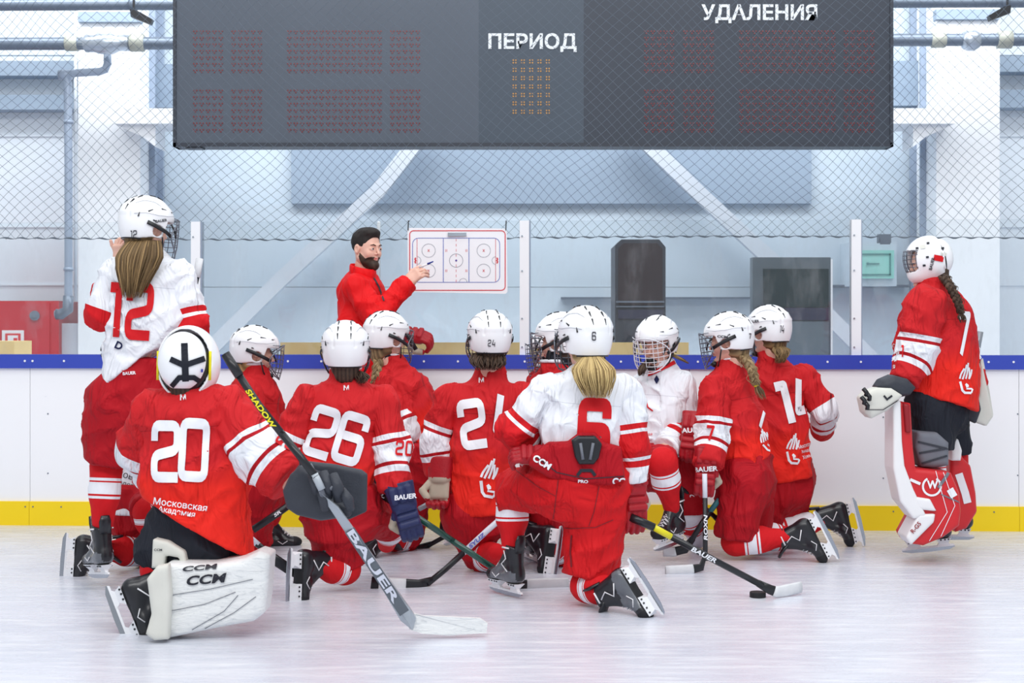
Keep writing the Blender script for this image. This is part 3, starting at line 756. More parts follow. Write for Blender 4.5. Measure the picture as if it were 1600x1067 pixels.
for i, (x0, x1) in enumerate(((219, 242), (1438, 1463))):
    m = MB(); a = W(x0, 0, 12.7)[0]; b = W(x1, 0, 12.7)[0]
    m.box((a, 12.7, 0), (b, 12.73, 4.8)); m.box((a+(b-a)*.4, 12.73, 0), (a+(b-a)*.6, 13.0, 4.8)); m.box((a, 13.0, 0), (b, 13.05, 4.8))
    tag(struct('column', m, 'pipe_blue'), 'grey-blue steel column flush against the '+('left' if i == 0 else 'right')+' white column', 'column')
for i, (x0, x1, xt) in enumerate(((178, 330, 262), (1340, 1492, 1404))):
    m = MB(); d = 12.1; bxp(m, x0, 169, x1, 193, d, .5)
    q = [(x0, 193), (x0+42, 212), (x0+62, 228), (x0+62, 193)] if i == 0 else [(x1, 193), (x1-42, 212), (x1-62, 228), (x1-62, 193)]
    m.prism([(W(x, y, d)[0], W(x, y, d)[2]) for x, y in q], 1, d+.06, d+.4)
    tag(struct('corbel', m, 'column_white'), 'white beam end on a tapered corbel at the '+('left' if i == 0 else 'right')+' column', 'beam')
def brace(p, w, d, label):
    m = MB(); P = [W(x, y, d) for x, y in p]; m.tube(P, 1, 4, sq=(w*.7, .07), side=nrm(np.cross(P[1]-P[0], (0, 1, 0))), m=0); o = m.out('diagonal_brace', 'steel_paint'); tag(o, label, 'brace', None, 'structure')
brace([(668, 200), (590, 300), (440, 436), (300, 575)], .125, 12.8, 'pale diagonal steel brace rising to the right behind the coach')
brace([(985, 200), (1100, 310), (1230, 430), (1370, 570)], .125, 12.8, 'pale diagonal steel brace descending to the right behind the green panel')
0 and brace([(265, 240), (330, 330), (405, 425)], .10, 12.9, 'faint short diagonal brace beside the left column')
0 and brace([(1395, 240), (1330, 330), (1255, 425)], .10, 12.9, 'faint short diagonal brace beside the right column')
# wall rails left/right
for i, (x0, x1, y0, y1) in enumerate(((-600, 122, 95, 118), (-600, 122, 148, 171), (1562, 2200, 88, 112), (1562, 2200, 140, 168))):
    m = MB(); bxp(m, x0, y0, x1, y1, 13.0, .19); tag(struct('trim_%d' % (4+i), m, 'panel_blue'), kind='structure')
for i, (x0, x1, y0, y1) in enumerate(((122, 219, 18, 34), (1463, 1562, 14, 30), (242, 300, 100, 168), (1380, 1438, 95, 165))):
    m = MB(); bxp(m, x0, y0, x1, y1, 12.36 if i < 2 else 12.95, .1); tag(struct('trim_%d' % (8+i), m, 'panel_blue'), kind='structure')
# pipes
def pipe(name, pts, r, mat, label, extra=None, d=12.0):
    e = empty(name, W(*pts[0], d)); tag(e, label, 'pipe'); R = A(e.location); m = MB(); P = [W(x, y, d) for x, y in pts]; m.tube(P, r*d/F, 14); m.out('pipe_run', mat, e, R, True)
    for nm, ps, rr, mt in (extra or []):
        m = MB(); m.tube([W(x, y, d) for x, y in ps], [q*d/F for q in rr], 16); m.out(nm, mt, e, R, True)
    return e
pipe('overhead_pipe', [(-420, 10), (460, 6)], 9, 'pipe_grey', 'thick grey overhead pipe, the upper one left of the scoreboard', [('pipe_clamp', [(203, 7), (213, 7)], [11, 11], 'pipe_grey')], 11.7)
pipe('overhead_pipe', [(1200, 4), (2000, 2)], 9, 'pipe_grey', 'thick grey overhead pipe, the upper one right of the scoreboard', [('pipe_clamp', [(1565, 3), (1575, 3)], [11, 11], 'pipe_grey')], 11.7)
pipe('overhead_pipe', [(-420, 70), (460, 67)], 10, 'pipe_grey', 'lower grey pipe with flanges and silver fitting left of the scoreboard',
     [('flange', [(102, 68), (103, 68), (121, 68), (122, 68)], [9, 12, 12, 9], 'flange'), ('flange', [(203, 67), (204, 67), (225, 67), (226, 67)], [10, 14, 14, 10], 'flange'),
      ('fitting', [(124, 68), (131, 68), (134, 68), (148, 68), (158, 68), (176, 68), (186, 67), (202, 67)], [10, 10, 14, 14, 17, 17, 13, 13], 'galv')])
pipe('overhead_pipe', [(1200, 63), (2000, 61)], 10, 'pipe_grey', 'lower grey pipe with flanges and round valve right of the scoreboard',
     [('flange', [(1454, 63), (1456, 63), (1476, 63), (1478, 63)], [9, 12, 12, 9], 'flange'), ('flange', [(1558, 62), (1559, 62), (1580, 62), (1581, 62)], [10, 14, 14, 10], 'flange'),
      ('valve', [(1502, 63), (1504, 63), (1512, 63), (1522, 63), (1530, 63), (1532, 63)], [8, 13, 17, 17, 12, 8], 'galv')])
pipe('downpipe', [(168, 80), (168, 100), (164, 109), (155, 112), (120, 114), (104, 117), (106, 130), (107, 250), (107, 470), (106, 484), (99, 490), (86, 491)], 6.3, 'pipe_blue', 'grey-blue pipe running down the wall in front of the left column',
     [('coupling', [(107, 188), (107, 193)], [7.6, 7.6], 'pipe_blue'), ('coupling', [(107, 418), (107, 423)], [7.6, 7.6], 'pipe_blue'), ('elbow', [(92, 117), (112, 117)], [8, 8], 'pipe_blue'), ('elbow', [(107, 462), (106, 484), (95, 491), (88, 491)], [8.2, 8.6, 8.6, 8.6], 'pipe_grey')], 12.15)
pipe('conduit', [(118, 18), (118, 330), (118, 470)], 2.6, 'steel_paint', 'thin pale conduit beside the downpipe', None, 12.3)
for i, (x, y, r) in enumerate(((206, 14, 18), (1577, 8, 150))):
    e = empty('pipe_bracket', W(x, y, 11.5)); tag(e, 'black clamp hanging from the upper pipe '+('left' if i == 0 else 'right')+' of the scoreboard', 'bracket'); R = A(e.location); m = MB()
    s = 1 if i == 0 else -1
    m.prism([(W(x+a*s, y+b, 11.5)[0], W(x+a*s, y+b, 11.5)[2]) for a, b in ((-3, 0), (8, 2), (32, 16), (29, 24), (-2, 12))], 1, 11.5, 11.56); m.out('clamp', 'black_plastic', e, R)
    m = MB(); m.tube([W(x+3*s, y, 11.53), W(x+3*s, y-40, 11.53)], .01, 6); m.out('hanger_rod', 'black_plastic', e, R)
# fire cabinet, boxes
simple('cabinet_red', (196, 44, 56), .35, 0, .5, .05, 4); simple('sign_white', (236, 234, 236), .5); simple('sign_red', (214, 60, 66), .5)
e = empty('fire_cabinet', V(W(20, 0, 12.3)[0], 12.3, 0)); tag(e, 'red fire hose cabinet with a white sign on the wall at the far left', 'cabinet'); R = A(e.location)
m = MB(); bxp(m, -40, 470, 92, 640, 12.42, .6); m.out('cabinet_body', 'cabinet_red', e, R)
m = MB(); bxp(m, -40, 473, 77, 640, 12.4, .02); do = m.out('door', 'cabinet_red', e, R)
m = MB(); m.cyl(W(54, 493, 12.4), W(54, 493, 12.37), .04, 20); m.cyl(W(54, 493, 12.37), W(54, 493, 12.35), .02, 12); m.out('lock', 'pipe_grey', do, R)
m = MB(); bxp(m, 3, 516, 37, 552, 12.39, .01, 0); bxp(m, 8, 521, 32, 548, 12.385, .006, 1); bxp(m, 12, 524, 28, 546, 12.382, .004, 0); bxp(m, 21, 528, 27, 544, 12.379, .003, 1); m.out('sign', ['sign_white', 'sign_red'], do, R)
m = MB(); bxp(m, 92, 505, 122, 640, 12.5, .65); tag(m.out('wall_box', 'steel_paint'), 'plain grey box low on the wall between red cabinet and left column', 'box')
m = MB(); bxp(m, -40, 533, 22, 700, 10.9, .4); tag(m.out('plywood_block', simple('plywood', (252, 218, 150), .6, 0, .3, .12, 6)), 'small pale plywood block behind the boards at far left', 'block')
# electrical box
e = empty('electrical_box', V(W(1375, 0, 12.6)[0], 12.6, W(0, 447, 12.6)[2])); tag(e, 'white wall-mounted fuse box with turquoise window behind the right glass post', 'box'); R = A(e.location)
m = MB(); bxp(m, 1328, 378, 1401, 447, 12.7, .48); m.out('case', 'panel_pale', e, R)
m = MB(); bxp(m, 1340, 391, 1397, 435, 12.66, .06); dw = m.out('window', simple('turquoise', (150, 214, 204), .15, 0, .6, .08, 8), e, R)
m = MB()
for b in ((1345, 396, 1392, 398), (1345, 428, 1392, 430), (1390, 396, 1392, 430), (1356, 411, 1374, 413)): bxp(m, *b, 12.652, .01)
m.cyl(W(1356, 412, 12.65), W(1356, 412, 12.63), .012, 8); m.out('latch', simple('teal_dark', (70, 130, 130), .4), dw, R)
# dark speaker and green panel behind the glass
e = empty('loudspeaker', V(W(1000, 0, 10.9)[0], 10.9, 0)); tag(e, 'tall dark grey loudspeaker cabinet standing behind the glass', 'loudspeaker'); R = A(e.location)
m = MB(); d = 10.8; m.prism([(W(x, y, d)[0], W(x, y, d)[2]) for x, y in ((961, 800), (961, 384), (971, 374), (1030, 374), (1040, 386), (1040, 800))], 1, d, d+.45); m.out('cabinet', simple('speaker_grey', (62, 68, 80), .5, 0, .25, .15, 3), e, R)
m = MB(); m.prism([(W(x, y, d)[0], W(x, y, d)[2]) for x, y in ((966, 476), (966, 388), (974, 380), (1027, 380), (1035, 389), (1035, 476))], 1, d-.012, d); g = m.out('grille', simple('grille', (58, 44, 52), .5, 0, .25, .4, 2.2), e, R)
m = MB(); bxp(m, 963, 470, 1038, 473, d-.02, .02); bxp(m, 963, 478, 1038, 480, d-.02, .02); m.out('trim_strip', 'pipe_grey', g, R)
m = MB(); bxp(m, 966, 484, 1036, 498, d-.014, .02); m.out('lower_band', simple('navy_band', (40, 44, 72), .4), e, R)
e = empty('glazed_panel', V(W(1237, 0, 10.9)[0], 10.9, 0)); tag(e, 'dark green upright panel standing behind the glass, near the fuse box', 'panel'); R = A(e.location)
m = MB(); bxp(m, 1176, 402, 1298, 790, 10.9, .12); m.out('frame', simple('panel_frame', (84, 98, 108), .4), e, R)
m = MB(); bxp(m, 1193, 420, 1295, 480, 10.885, .02); m.out('pane', simple('dark_green', (20, 48, 54), .45, 0, .25, .2, 8), e, R)
m = MB(); bxp(m, 1180, 481, 1295, 500, 10.88, .02); m.out('middle_band', 'navy_band', e, R)
m = MB(); bxp(m, 1180, 502, 1295, 700, 10.89, .02); m.out('lower_pane', simple('slate', (104, 118, 128), .3, 0, .5, .1, 5), e, R)
m = MB(); bxp(m, 1298, 405, 1301, 760, 10.9, .1); m.out('edge', 'column_white', e, R)
m = MB(); bxp(m, 438, 535, 1076, 640, 10.25, .05)
for p_ in (450, 750, 1060): bxp(m, p_, 560, p_+10, 808, 10.25, .05)
tag(m.out('bench_rail', 'plywood'), 'long pale plywood bench back just behind the boards', 'bench')
# scoreboard
D = 10.4
e = empty('scoreboard', V(W(833, 0, D)[0], D, W(0, 228, D)[2])); tag(e, 'wide dark grey electronic scoreboard with white Cyrillic lettering behind the net', 'scoreboard'); R = A(e.location)
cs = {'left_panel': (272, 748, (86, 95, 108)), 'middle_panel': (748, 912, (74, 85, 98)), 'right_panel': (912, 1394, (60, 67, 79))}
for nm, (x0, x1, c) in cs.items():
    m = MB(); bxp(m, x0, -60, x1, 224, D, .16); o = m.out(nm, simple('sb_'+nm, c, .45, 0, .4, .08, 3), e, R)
m = MB(); bxp(m, 270, 223, 1396, 229, D-.012, .19); bxp(m, 270, -60, 275, 229, D-.012, .19); bxp(m, 1391, -60, 1396, 229, D-.012, .19); bxp(m, 290, 229, 316, 232, D, .1); m.out('frame', simple('sb_rim', (50, 56, 68), .4), e, R)
simple('led_red', (120, 34, 42), .3, 0, .6); simple('led_amber', (206, 150, 72), .3, 0, .6); simple('letter_white', (240, 246, 252), .5)
def leds(x0, x1, nc, y0, y1, mat, four=False):
    m = MB()
    for i in range(nc):
        for j in range(7):
            cx = x0+(x1-x0)*i/(nc-1); cy = y0+(y1-y0)*j/6
            for dx, dy in (((-2, -2), (2, -2), (-2, 2), (2, 2)) if four else ((-2.3, -1.3), (2.3, -1.3), (0, 1.9))):
                c = W(cx+dx, cy+dy, D-.003); r = (1.25 if four else 1.35)*D/F
                m.put([c+V(math.cos(a)*r, 0, math.sin(a)*r) for a in np.linspace(0, 6.283, 7)[:6]]+[c+V(math.cos(a)*r, .004, math.sin(a)*r) for a in np.linspace(0, 6.283, 7)[:6]], [(5, 4, 3, 2, 1, 0)]+[(k, (k+1) % 6, 6+(k+1) % 6, 6+k) for k in range(6)])
    m.out('digit_display', mat, e, R)
for y0, y1 in ((50, 111), (142.5, 204)):
    for x0, x1, nc in ((305, 345, 5), (365, 406, 5), (452, 593, 15), (613, 653, 5), (1010, 1050, 5), (1071, 1112, 5), (1158.5, 1302, 15), (1322, 1363, 5)): leds(x0, x1, nc, y0, y1, 'led_red')
leds(804, 856, 5, 96, 174.5, 'led_amber', True)
def flat(shape, cx, cy, h, d, mat, name, parent, R, rot=0, sx=1.0, fn=None):
    v, f = shape; c, s = math.cos(math.radians(rot)), math.sin(math.radians(rot)); pts = []
    for x, y in v:
        X = cx+x*h*sx*c+y*h*s; Y = cy-y*h*c+x*h*sx*s; pts.append(fn(X, Y) if fn else W(X, Y, d))
    return add(name, pts, f, mat, parent, R, None, False)
for s, cx, cy, h, wd in (('ПЕРИОД', 832, 66.5, 29.5, 138), ('УДАЛЕНИЯ', 1186.5, 21.5, 29.5, 181)):
    sh = text2d(s, .028); w0 = (sh[0][:, 0].max()-sh[0][:, 0].min())*h; flat(sh, cx, cy, h, D-.006, 'letter_white', 'lettering', e, R, 0, wd/w0)
# ------------------------------------------------------------ rink boards (slightly turned to the camera)
YAW = -math.atan(.047); BO = V(0, 9.676, 0)
def BL(x, y, z): c, s = math.cos(YAW), math.sin(YAW); return V(x*c-y*s, x*s+y*c, z)+BO
def BX(px): d = 9.676/(1+.047*(px-800)/F); x = (px-800)/F*d; return x/math.cos(YAW)
class BB(MB):
    def out2(s, name, mat, parent=None, R=None, smooth=False): s.v = [tuple(BL(*p)) for p in s.v]; return s.out(name, mat, parent, R, smooth)
simple('board_white', (238, 240, 244), .3, 0, .5, .03, 5); simple('rail_blue', (52, 74, 184), .35, 0, .5, .04, 4); simple('kick_yellow', (255, 220, 0), .4, 0, .5, .04, 4)
t = NT('board_panel'); nz = t.noise(26, 5, t.coord((1, 1, 1)), .7); c = t.mix(t.ramp(nz, [(.70, (0, 0, 0, 1)), (.76, (1, 1, 1, 1))], False), lin((248, 249, 252)), lin((196, 202, 214))); t.set(c, .3, 0, .5); MATS['board_panel'] = t.m
m = BB(); xs = [-7.2]+[BX(p) for p in (47-515*1, 47, 562, 1077, 1592)]+[7.2]
for a, b in zip(xs[:-1], xs[1:]): m.box((a+.0015, 0, .15), (b-.0015, .09, 1.01))
m.box((-7.2, .01, .0), (7.2, .09, .15)); bd = m.out2('wall_rink_boards', 'board_panel'); tag(bd, kind='structure')
m = BB()
for a, b in ((-7.2, BX(1137)-.001), (BX(1137)+.001, 7.2)): m.box((a, -.022, 1.003), (b, .12, 1.091))
m.out2('cap_rail', 'rail_blue', bd)
m = BB()
for a, b in zip(xs[:-1], xs[1:]): m.box((a+.001, -.016, 0.0), (b-.001, .0, .153))
m.out2('kick_plate', 'kick_yellow', bd)
m = BB()
for p in (41, 53, 102, 451, 503, 568, 611, 663, 716, 768, 820, 870, 970, 1052, 1090, 1292, 1344, 1492, 1543, 1582): m.cyl((BX(p), -.022, 1.05), (BX(p), -.027, 1.05), .007, 8)
for p in (75, 1380, 1420, 1480, 1590):
    for z in (.34, .72): m.cyl((BX(p), 0, z+.02*math.sin(p)), (BX(p), -.004, z+.02*math.sin(p)), .0045, 6, 1)
for p in (41, 53, 97, 440, 1395, 1552): m.cyl((BX(p), -.016, .12), (BX(p), -.02, .12), .005, 6, 1)
m.out2('screws', ['shell_white', 'pipe_grey'], bd)
# glass
t = NT('glass_clear'); N = t.N; tr = t.n('ShaderNodeBsdfTransparent'); tr.inputs[0].default_value = (.965, .98, .985, 1); gl = t.n('ShaderNodeBsdfGlossy'); gl.inputs['Roughness'].default_value = .04
df = t.n('ShaderNodeBsdfDiffuse'); df.inputs[0].default_value = (.85, .9, .95, 1); fr = t.n('ShaderNodeFresnel'); fr.inputs[0].default_value = 1.45
m1 = t.n('ShaderNodeMixShader'); m2 = t.n('ShaderNodeMixShader'); t.l(fr.outputs[0], m1.inputs[0]); t.l(tr.outputs[0], m1.inputs[1]); t.l(gl.outputs[0], m1.inputs[2])
hz = t.ramp(t.noise(7, 6, t.coord((1, 1, .35)), .75), [(.5, (.01, .01, .01, 1)), (.8, (.11, .11, .11, 1))], False); t.l(hz, m2.inputs[0]); t.l(m1.outputs[0], m2.inputs[1]); t.l(df.outputs[0], m2.inputs[2])
t.l(m2.outputs[0], N['Material Output'].inputs[0]); MATS['glass_clear'] = t.m
ps = [-210, 305, 820, 1340, 1860]
GT = 1.938
names = ['left of the leftmost post', 'between the left post and the middle post', 'between the middle post and the right post', 'behind the standing goalkeeper, right of the right post']
for i in range(4):
    m = BB(); m.box((BX(ps[i])+.036, .05, 1.092), (BX(ps[i+1])-.034, .062, GT)); tag(m.out2('glass_shield', 'glass_clear'), 'clear protective glass panel '+names[i], 'glass', 'protective glass panels', 'thing')
for i, p in enumerate(ps[1:4]):
    e = empty('glass_post', BL(BX(p), .05, 1.091)); R = A(e.location); tag(e, 'white upright glass post '+('beside the player with number 12', 'in the middle, right of the tactics board', 'in front of the turquoise fuse box')[i], 'post', 'glass posts')
    m = BB(); m.box((BX(p)-.033, .02, 1.091), (BX(p)+.026, .1, GT)); m.out2('post_tube', 'column_white', e, R)
    m = BB(); m.box((BX(p)+.026, .03, 1.091), (BX(p)+.034, .09, GT)); m.out2('edge_strip', 'pipe_blue', e, R)
    m = BB()
    for z in (1.14, 1.32, 1.62, 1.84): m.cyl((BX(p)-.018, .02, z), (BX(p)-.018, .014, z), .006, 8)
    m.out2('bolts', 'galv', e, R)
m = BB(); m.cyl((BX(589), .085, 1.091), (BX(589), .085, 1.935), .011, 10); m.ball((BX(589), .085, 1.93), .012, 8); tag(m.out2('slim_post', 'column_white', smooth=True), 'slim white rod rising just behind the coach\'s head', 'post')
# net
def nd(x, z):
    k = min(1, max(0, (z-1.83)*3)); return (.03*math.sin(x*1.7+z*2.1)+.018*math.sin(x*3.9-z*3+1)+.012*math.sin(x*9+z*4), .03*math.sin(x*2.3+1)*k+.014*math.sin(x*5.1+z*3)*k-.0*(1-k))
m = BB(); NB = 1.838; NTp = 3.62; cw = .072
for fam in (-1, 1):
    for i in range(-90, 95):
        x0 = i*cw; pts = []
        n_ = 30
        for j in range(n_+1):
            z = NB+(NTp-NB)*j/n_; x = x0+fam*(z-NB)*1.05; dx, dz = nd(x, z)
            if abs(x) < 4.6: pts.append((x+dx, .2+.01*math.sin(x*3), z+dz))
        if len(pts) > 2: m.tube(pts, .0014, 3, cap=False)
m.tube([(x, .2+.004*math.sin(x*70), NB+.004*math.sin(x*60)+.008*math.sin(x*1.3)) for x in np.linspace(-4.6, 4.6, 500)], [.0042+.0025*math.sin(k*1.1) for k in range(500)], 5, 0)
tag(m.out2('safety_net', simple('net_thread', (86, 98, 112), .7)), 'diamond mesh safety net hanging above the glass across the rink', 'net')
m = BB(); m.box((BX(1381), .17, 1.80), (BX(1401), .23, 1.855)); m.box((BX(1383), .16, 1.79), (BX(1399), .17, 1.83)); tag(m.out2('net_clip', 'pipe_grey'), 'small grey clip on the net\'s bottom rope by the right glass post', 'clip')
# tactics board
yb = -.012
def TB(px, py): x = BX(px); p = BL(x, yb, 0); d = p[1]; return V(p[0], p[1], CZ-(py-HY)/F*d)
e = empty('tactics_board', TB(714, 458)); tag(e, 'white tactics board with a rink diagram hung on the glass by the coach', 'whiteboard'); R = A(e.location)
m = MB(); q = [(637, 359), (640, 356), (789, 357), (792, 360), (793, 456), (790, 459), (641, 456), (638, 453)]
P0 = [TB(*a) for a in q]; P1 = [a+V(0, .008, 0) for a in P0]; m.put(P0+P1, [tuple(range(8)), tuple(range(8, 16))[::-1]]+[(i, 8+i, 8+(i+1) % 8, (i+1) % 8) for i in range(8)]); m.out('board', simple('whiteboard', (243, 245, 250), .2, 0, .5, .01), e, R)
simple('line_red', (214, 60, 70), .5); simple('line_blue', (70, 100, 190), .5); simple('line_grey', (130, 136, 150), .5)
m = MB()
def ln(p, w, mi, closed=False):
    v, f = ribbon([A([x, -y], dtype=float) for x, y in p], w, closed, 6); m.put([TB(x, -y)-V(0, .0015, 0) for x, y in v], f, mi)
def rr(x0, y0, x1, y1, r): 
    o = []
    for cx, cy, a0 in ((x1-r, y0+r, -90), (x1-r, y1-r, 0), (x0+r, y1-r, 90), (x0+r, y0+r, 180)):
        o += [(cx+r*math.cos(math.radians(a0+a)), cy+r*math.sin(math.radians(a0+a))) for a in (0, 22, 45, 68, 90)]
    return o
def ci(cx, cy, r, a0=0, a1=360): return [(cx+r*math.cos(math.radians(a)), cy+r*math.sin(math.radians(a))) for a in np.linspace(a0, a1, 22)]
ln(rr(640.5, 360.5, 789.5, 453.5, 6), 1.5, 0, True); ln(rr(645, 372, 781, 441, 9), .9, 1, True)
for x in (693, 733): ln([(x, 372), (x, 441)], 1.0, 1)
for x in (652, 774.5): ln([(x, 373), (x, 440)], .7, 0)
for y in range(373, 440, 8): ln([(713, y), (713, y+4)], .7, 0)
for cx, cy in ((670, 391.5), (670, 423), (756, 391.5), (756, 423)): ln(ci(cx, cy, 10.5), .6, 2); ln([(cx-1.5, cy-2), (cx+1.5, cy+2)], .7, 0); ln([(cx+1.5, cy-2), (cx-1.5, cy+2)], .7, 0)
ln(ci(713, 407, 10.5), .7, 2); ln(ci(713, 407, .8), 1.6, 1, True); ln(ci(724, 441, 6, 180, 360), .6, 2)
for x in (697.5, 729): 
    for y in (391.5, 423): ln([(x-1, y-2), (x-1, y+2)], .7, 0); ln([(x+1, y-2), (x+1, y+2)], .7, 0)
ln(ci(775, 407, 6, 90, 270), .6, 2); ln(ci(652, 407, 6, -90, 90), .6, 2)
for x, s in ((651, -1), (775.5, 1)): ln([(x+s, 402.5), (x+s*2.2, 405), (x+s, 407), (x+s*2.2, 409), (x+s, 411.5)], 2.2, 0)
m.out('rink_diagram', ['line_red', 'line_blue', 'line_grey'], e, R)
m = MB(); a = TB(700, 369); b = TB(729, 363.5); m.box((a[0], a[1]-.014, a[2]), (b[0], a[1]-.001, b[2])); m.out('clip', 'galv', e, R)
for x in (638.5, 791):
    m = MB(); m.tube([TB(x-.5, 360)+V(0, -.003, 0), TB(x, 345)+V(0, .0, 0), TB(x, 344.3)+V(0, .075, 0)], .0035, 6); m.out('hanging_strap', 'black_plastic', e, R)
# puck
pd = 3048/(934-510.)+.02
m = MB(); c = W(1184, 510, pd); c[2] = 0; m.tube([c+V(0, 0, z) for z in (0, .002, .023, .0254)], [.036, .038, .038, .036], 28)
tag(m.out('puck', 'puck_black', smooth=False), 'black puck lying on the ice in front of the yellow-marked stick', 'puck')
# ------------------------------------------------------------ the people
def v3(*a): return V(*a)
DN = (0, 0, -1)
def hidden_pt(p): return A(p)
def player(label, d, foot, kit, head, face, Ap, Bp, neck, hem, wa, wb, armA, armB, hips, legA, legB, hn=(0, 0, -1), up=(0, 0, 1), cage='cage', helmet=True,
           pm='pants_red', pr=(.16, .14), waist=.13, pup=(0, 0, 1), sh=.082, hs=1.0, ar=(.088, .083, .078), th=(.115, .105, .095), da=.115, db=.14, skates=('boot', 'boot'), mid=None, wm=None, hands=(), jm=None, sm_=None, name='jersey', tiltA=None, tiltB=None, wr=.0135, col='collar_white', sockm=None, group=None, neck_r=.07, wcut=True, sr=None, ng='pants_black', nup=.045, nape='hair_dark'):
    s = Person(label, d, foot, group); P = lambda t: s.p(*t)
    jm = jm or ('jersey_red' if kit == 'R' else 'jersey_white'); sl = sm_ or ('sleeve_red' if kit == 'R' else 'sleeve_white')
    s.torso(P(Ap), P(Bp), P(neck), P(hem), wa, wb, jm, hn, sh=sh, da=da, db=db, mid=P(mid) if mid else None, wm=wm, name=name, wr=wr, col=col, neck_r=neck_r, nup=nup)
    s.jA = [P(Ap)]+[P(q) for q in armA]; s.jB = [P(Bp)]+[P(q) for q in armB]
    s.arm('a', s.jA, list(ar), sl, tilt=tiltA); s.arm('b', s.jB, list(ar), sl, tilt=tiltB)
    hA, hB = P(hips[0]), P(hips[1]); lg = []; ch = [s.jA, s.jB]
    for h_, L in ((hA, legA), (hB, legB)):
        k = P(L['k']); a = P(L['a']); e = k+nrm(k-h_)*L.get('ext', .02) if L.get('kneel', True) else h_+(k-h_)*.9; lg.append(([h_, e], [L.get('r0', th[0]), L.get('r1', th[2])])); ch.append([s.C, (hA+hB)/2, h_, k, k+(a-k)*.8])
    s.pants(hA, hB, lg, pm, pr, pup, waist)
    for key, L, bt in (('la', legA, skates[0]), ('lb', legB, skates[1])):
        k = P(L['k']); a = P(L['a']); cf = k+(a-k)*.35; s_r = sr or (.082, .072, .044); sk_ = L.get('skate', True); a_ = a; a = a-nrm(a-k)*(.055 if sk_ else 0)
        s.leg(key, [k, cf, a], list(s_r), L.get('m', sockm or 'sock_red'))
        if L.get('skate', True): s.skate(a_+nrm(L['up'])*L.get('lift', -.0), L['toe'], L['up'], L.get('boot', bt), L.get('sc', .95))
    s.body(ch, P(head), face, up, hands, ng, nape)
    if helmet: s.helmet(cage, hs)
    return s
GREY = ('boot_g', 'boot_g')
def num(s, key, txt, cx, cy, h, mat, rot=0, sx=.62, w=.21, name='number', parent=None, shear=0):
    return s.mark(key, digits2d(txt, w), cx, cy, h/(1+w*.9), mat, parent, name, rot=rot, sx=sx*1.0, shear=shear)
def txt(s, key, t, cx, cy, h, mat, rot=0, bold=.02, sx=1.0, name='lettering', parent=None, shear=0, grid=.25):
    return s.mark(key, text2d(t, bold, 0, grid), cx, cy, h, mat, parent, name, rot=rot, sx=sx, shear=shear)
simple('print_black', (24, 26, 40), .5); simple('print_white', (240, 242, 248), .5)
def logo(s, key, cx, cy, h, mat, rot=0, parent=None):
    """three rising curved strokes over a hockey stick and puck"""
    V_ = []; F_ = []
    def st(p, w):
        v, f = ribbon(chaikin(p, 1), w, False, .08); k = sum(len(a) for a in V_); V_.append(v); F_.extend([[i+k for i in q] for q in f])
    st([(-.32, .0), (-.28, .2), (-.14, .45)], .075); st([(-.2, -.02), (-.12, .25), (-.04, .62)], .075); st([(-.06, .0), (.0, .3), (.02, .7)], .07)
    st([(.08, .0), (.1, .2), (.06, .5)], .07); st([(.08, .0), (.16, .2), (.18, .42)], .07)
    st([(-.3, -.12), (-.16, -.6), (.2, -.6)], .1); st([(.2, -.6), (.26, -.42), (-.02, -.42)], .07); st([(-.06, -.22), (.05, -.3), (-.04, -.34)], .1)
    return s.mark(key, (np.concatenate(V_), F_), cx, cy, h, mat, parent, 'emblem', rot=rot)

# ---- 12, standing, white
s12 = player('person standing at the far left in white jersey number 12 with loose brown hair', 7.45, 195, 'W',
    (229, 358, .0), (.72, .66, -.12), (182, 432, .0), (280, 432, .02), (232, 402, .02), (222, 566, .0), .175, .19,
    [(158, 492, -.02), (178, 424, .16)], [(299, 505, .0), (300, 545, .18)],
    [(180, 628, 0), (248, 628, .05)],
    dict(k=(166, 730, .04), a=(158, 852, 0), toe=(-.55, .8, -.12), up=(-.03, .02, 1), kneel=False, r0=.15, r1=.118), dict(k=(258, 745, .1), a=(262, 850, .25), toe=(.5, .8, 0), up=(0, 0, 1), kneel=False, r0=.15, r1=.11),
    hn=(.6, 0, -.8), pr=(.19, .17), waist=.22, pup=(.22, .05, 1), skates=GREY, ar=(.09, .08, .07), mid=(230, 495, 0), tiltB=(.0, .1, -1), sh=.085, da=.12, db=.15,
    hands=[], nape='hair_brown')
hv, hf = hand_mesh((1.1, 1.0, .9, .8), (.8, .2, .2), 1)
E0 = s12
add('hand', (hv*.9)@frame((-.1, -.2, 1), (-.6, -.7, 0)).T+s12.p(187, 408, .12), hf, 'skin', s12.bd, s12.R, {'lip': np.zeros(len(hv))})
num(s12, 't', '12', 205, 484, 92, 'decal_red', 4, .62)
txt(s12, 't', 'D', 186, 540, 12, 'decal_navy', 25, .03)
num(s12, 'h', '12', 209, 366, 13, 'print_black', 0, .62, .16, parent=s12.helm); txt(s12, 'h', 'BAUER', 252, 345, 4.5, 'print_black', -8, .03, parent=s12.helm)
tail([s12.p(226, 376, -.07), s12.p(215, 412, -.15), s12.p(207, 466, -.17)], .14, .075, 650, 'hair_brown', s12.root, s12.R, 'loose_hair', 12, .4, .35, .0042, s0=.55)
txt(s12, 'p', 'BAUER', 202, 583, 5, 'print_white', -4, .03, parent=s12.pt, name='waist_label')
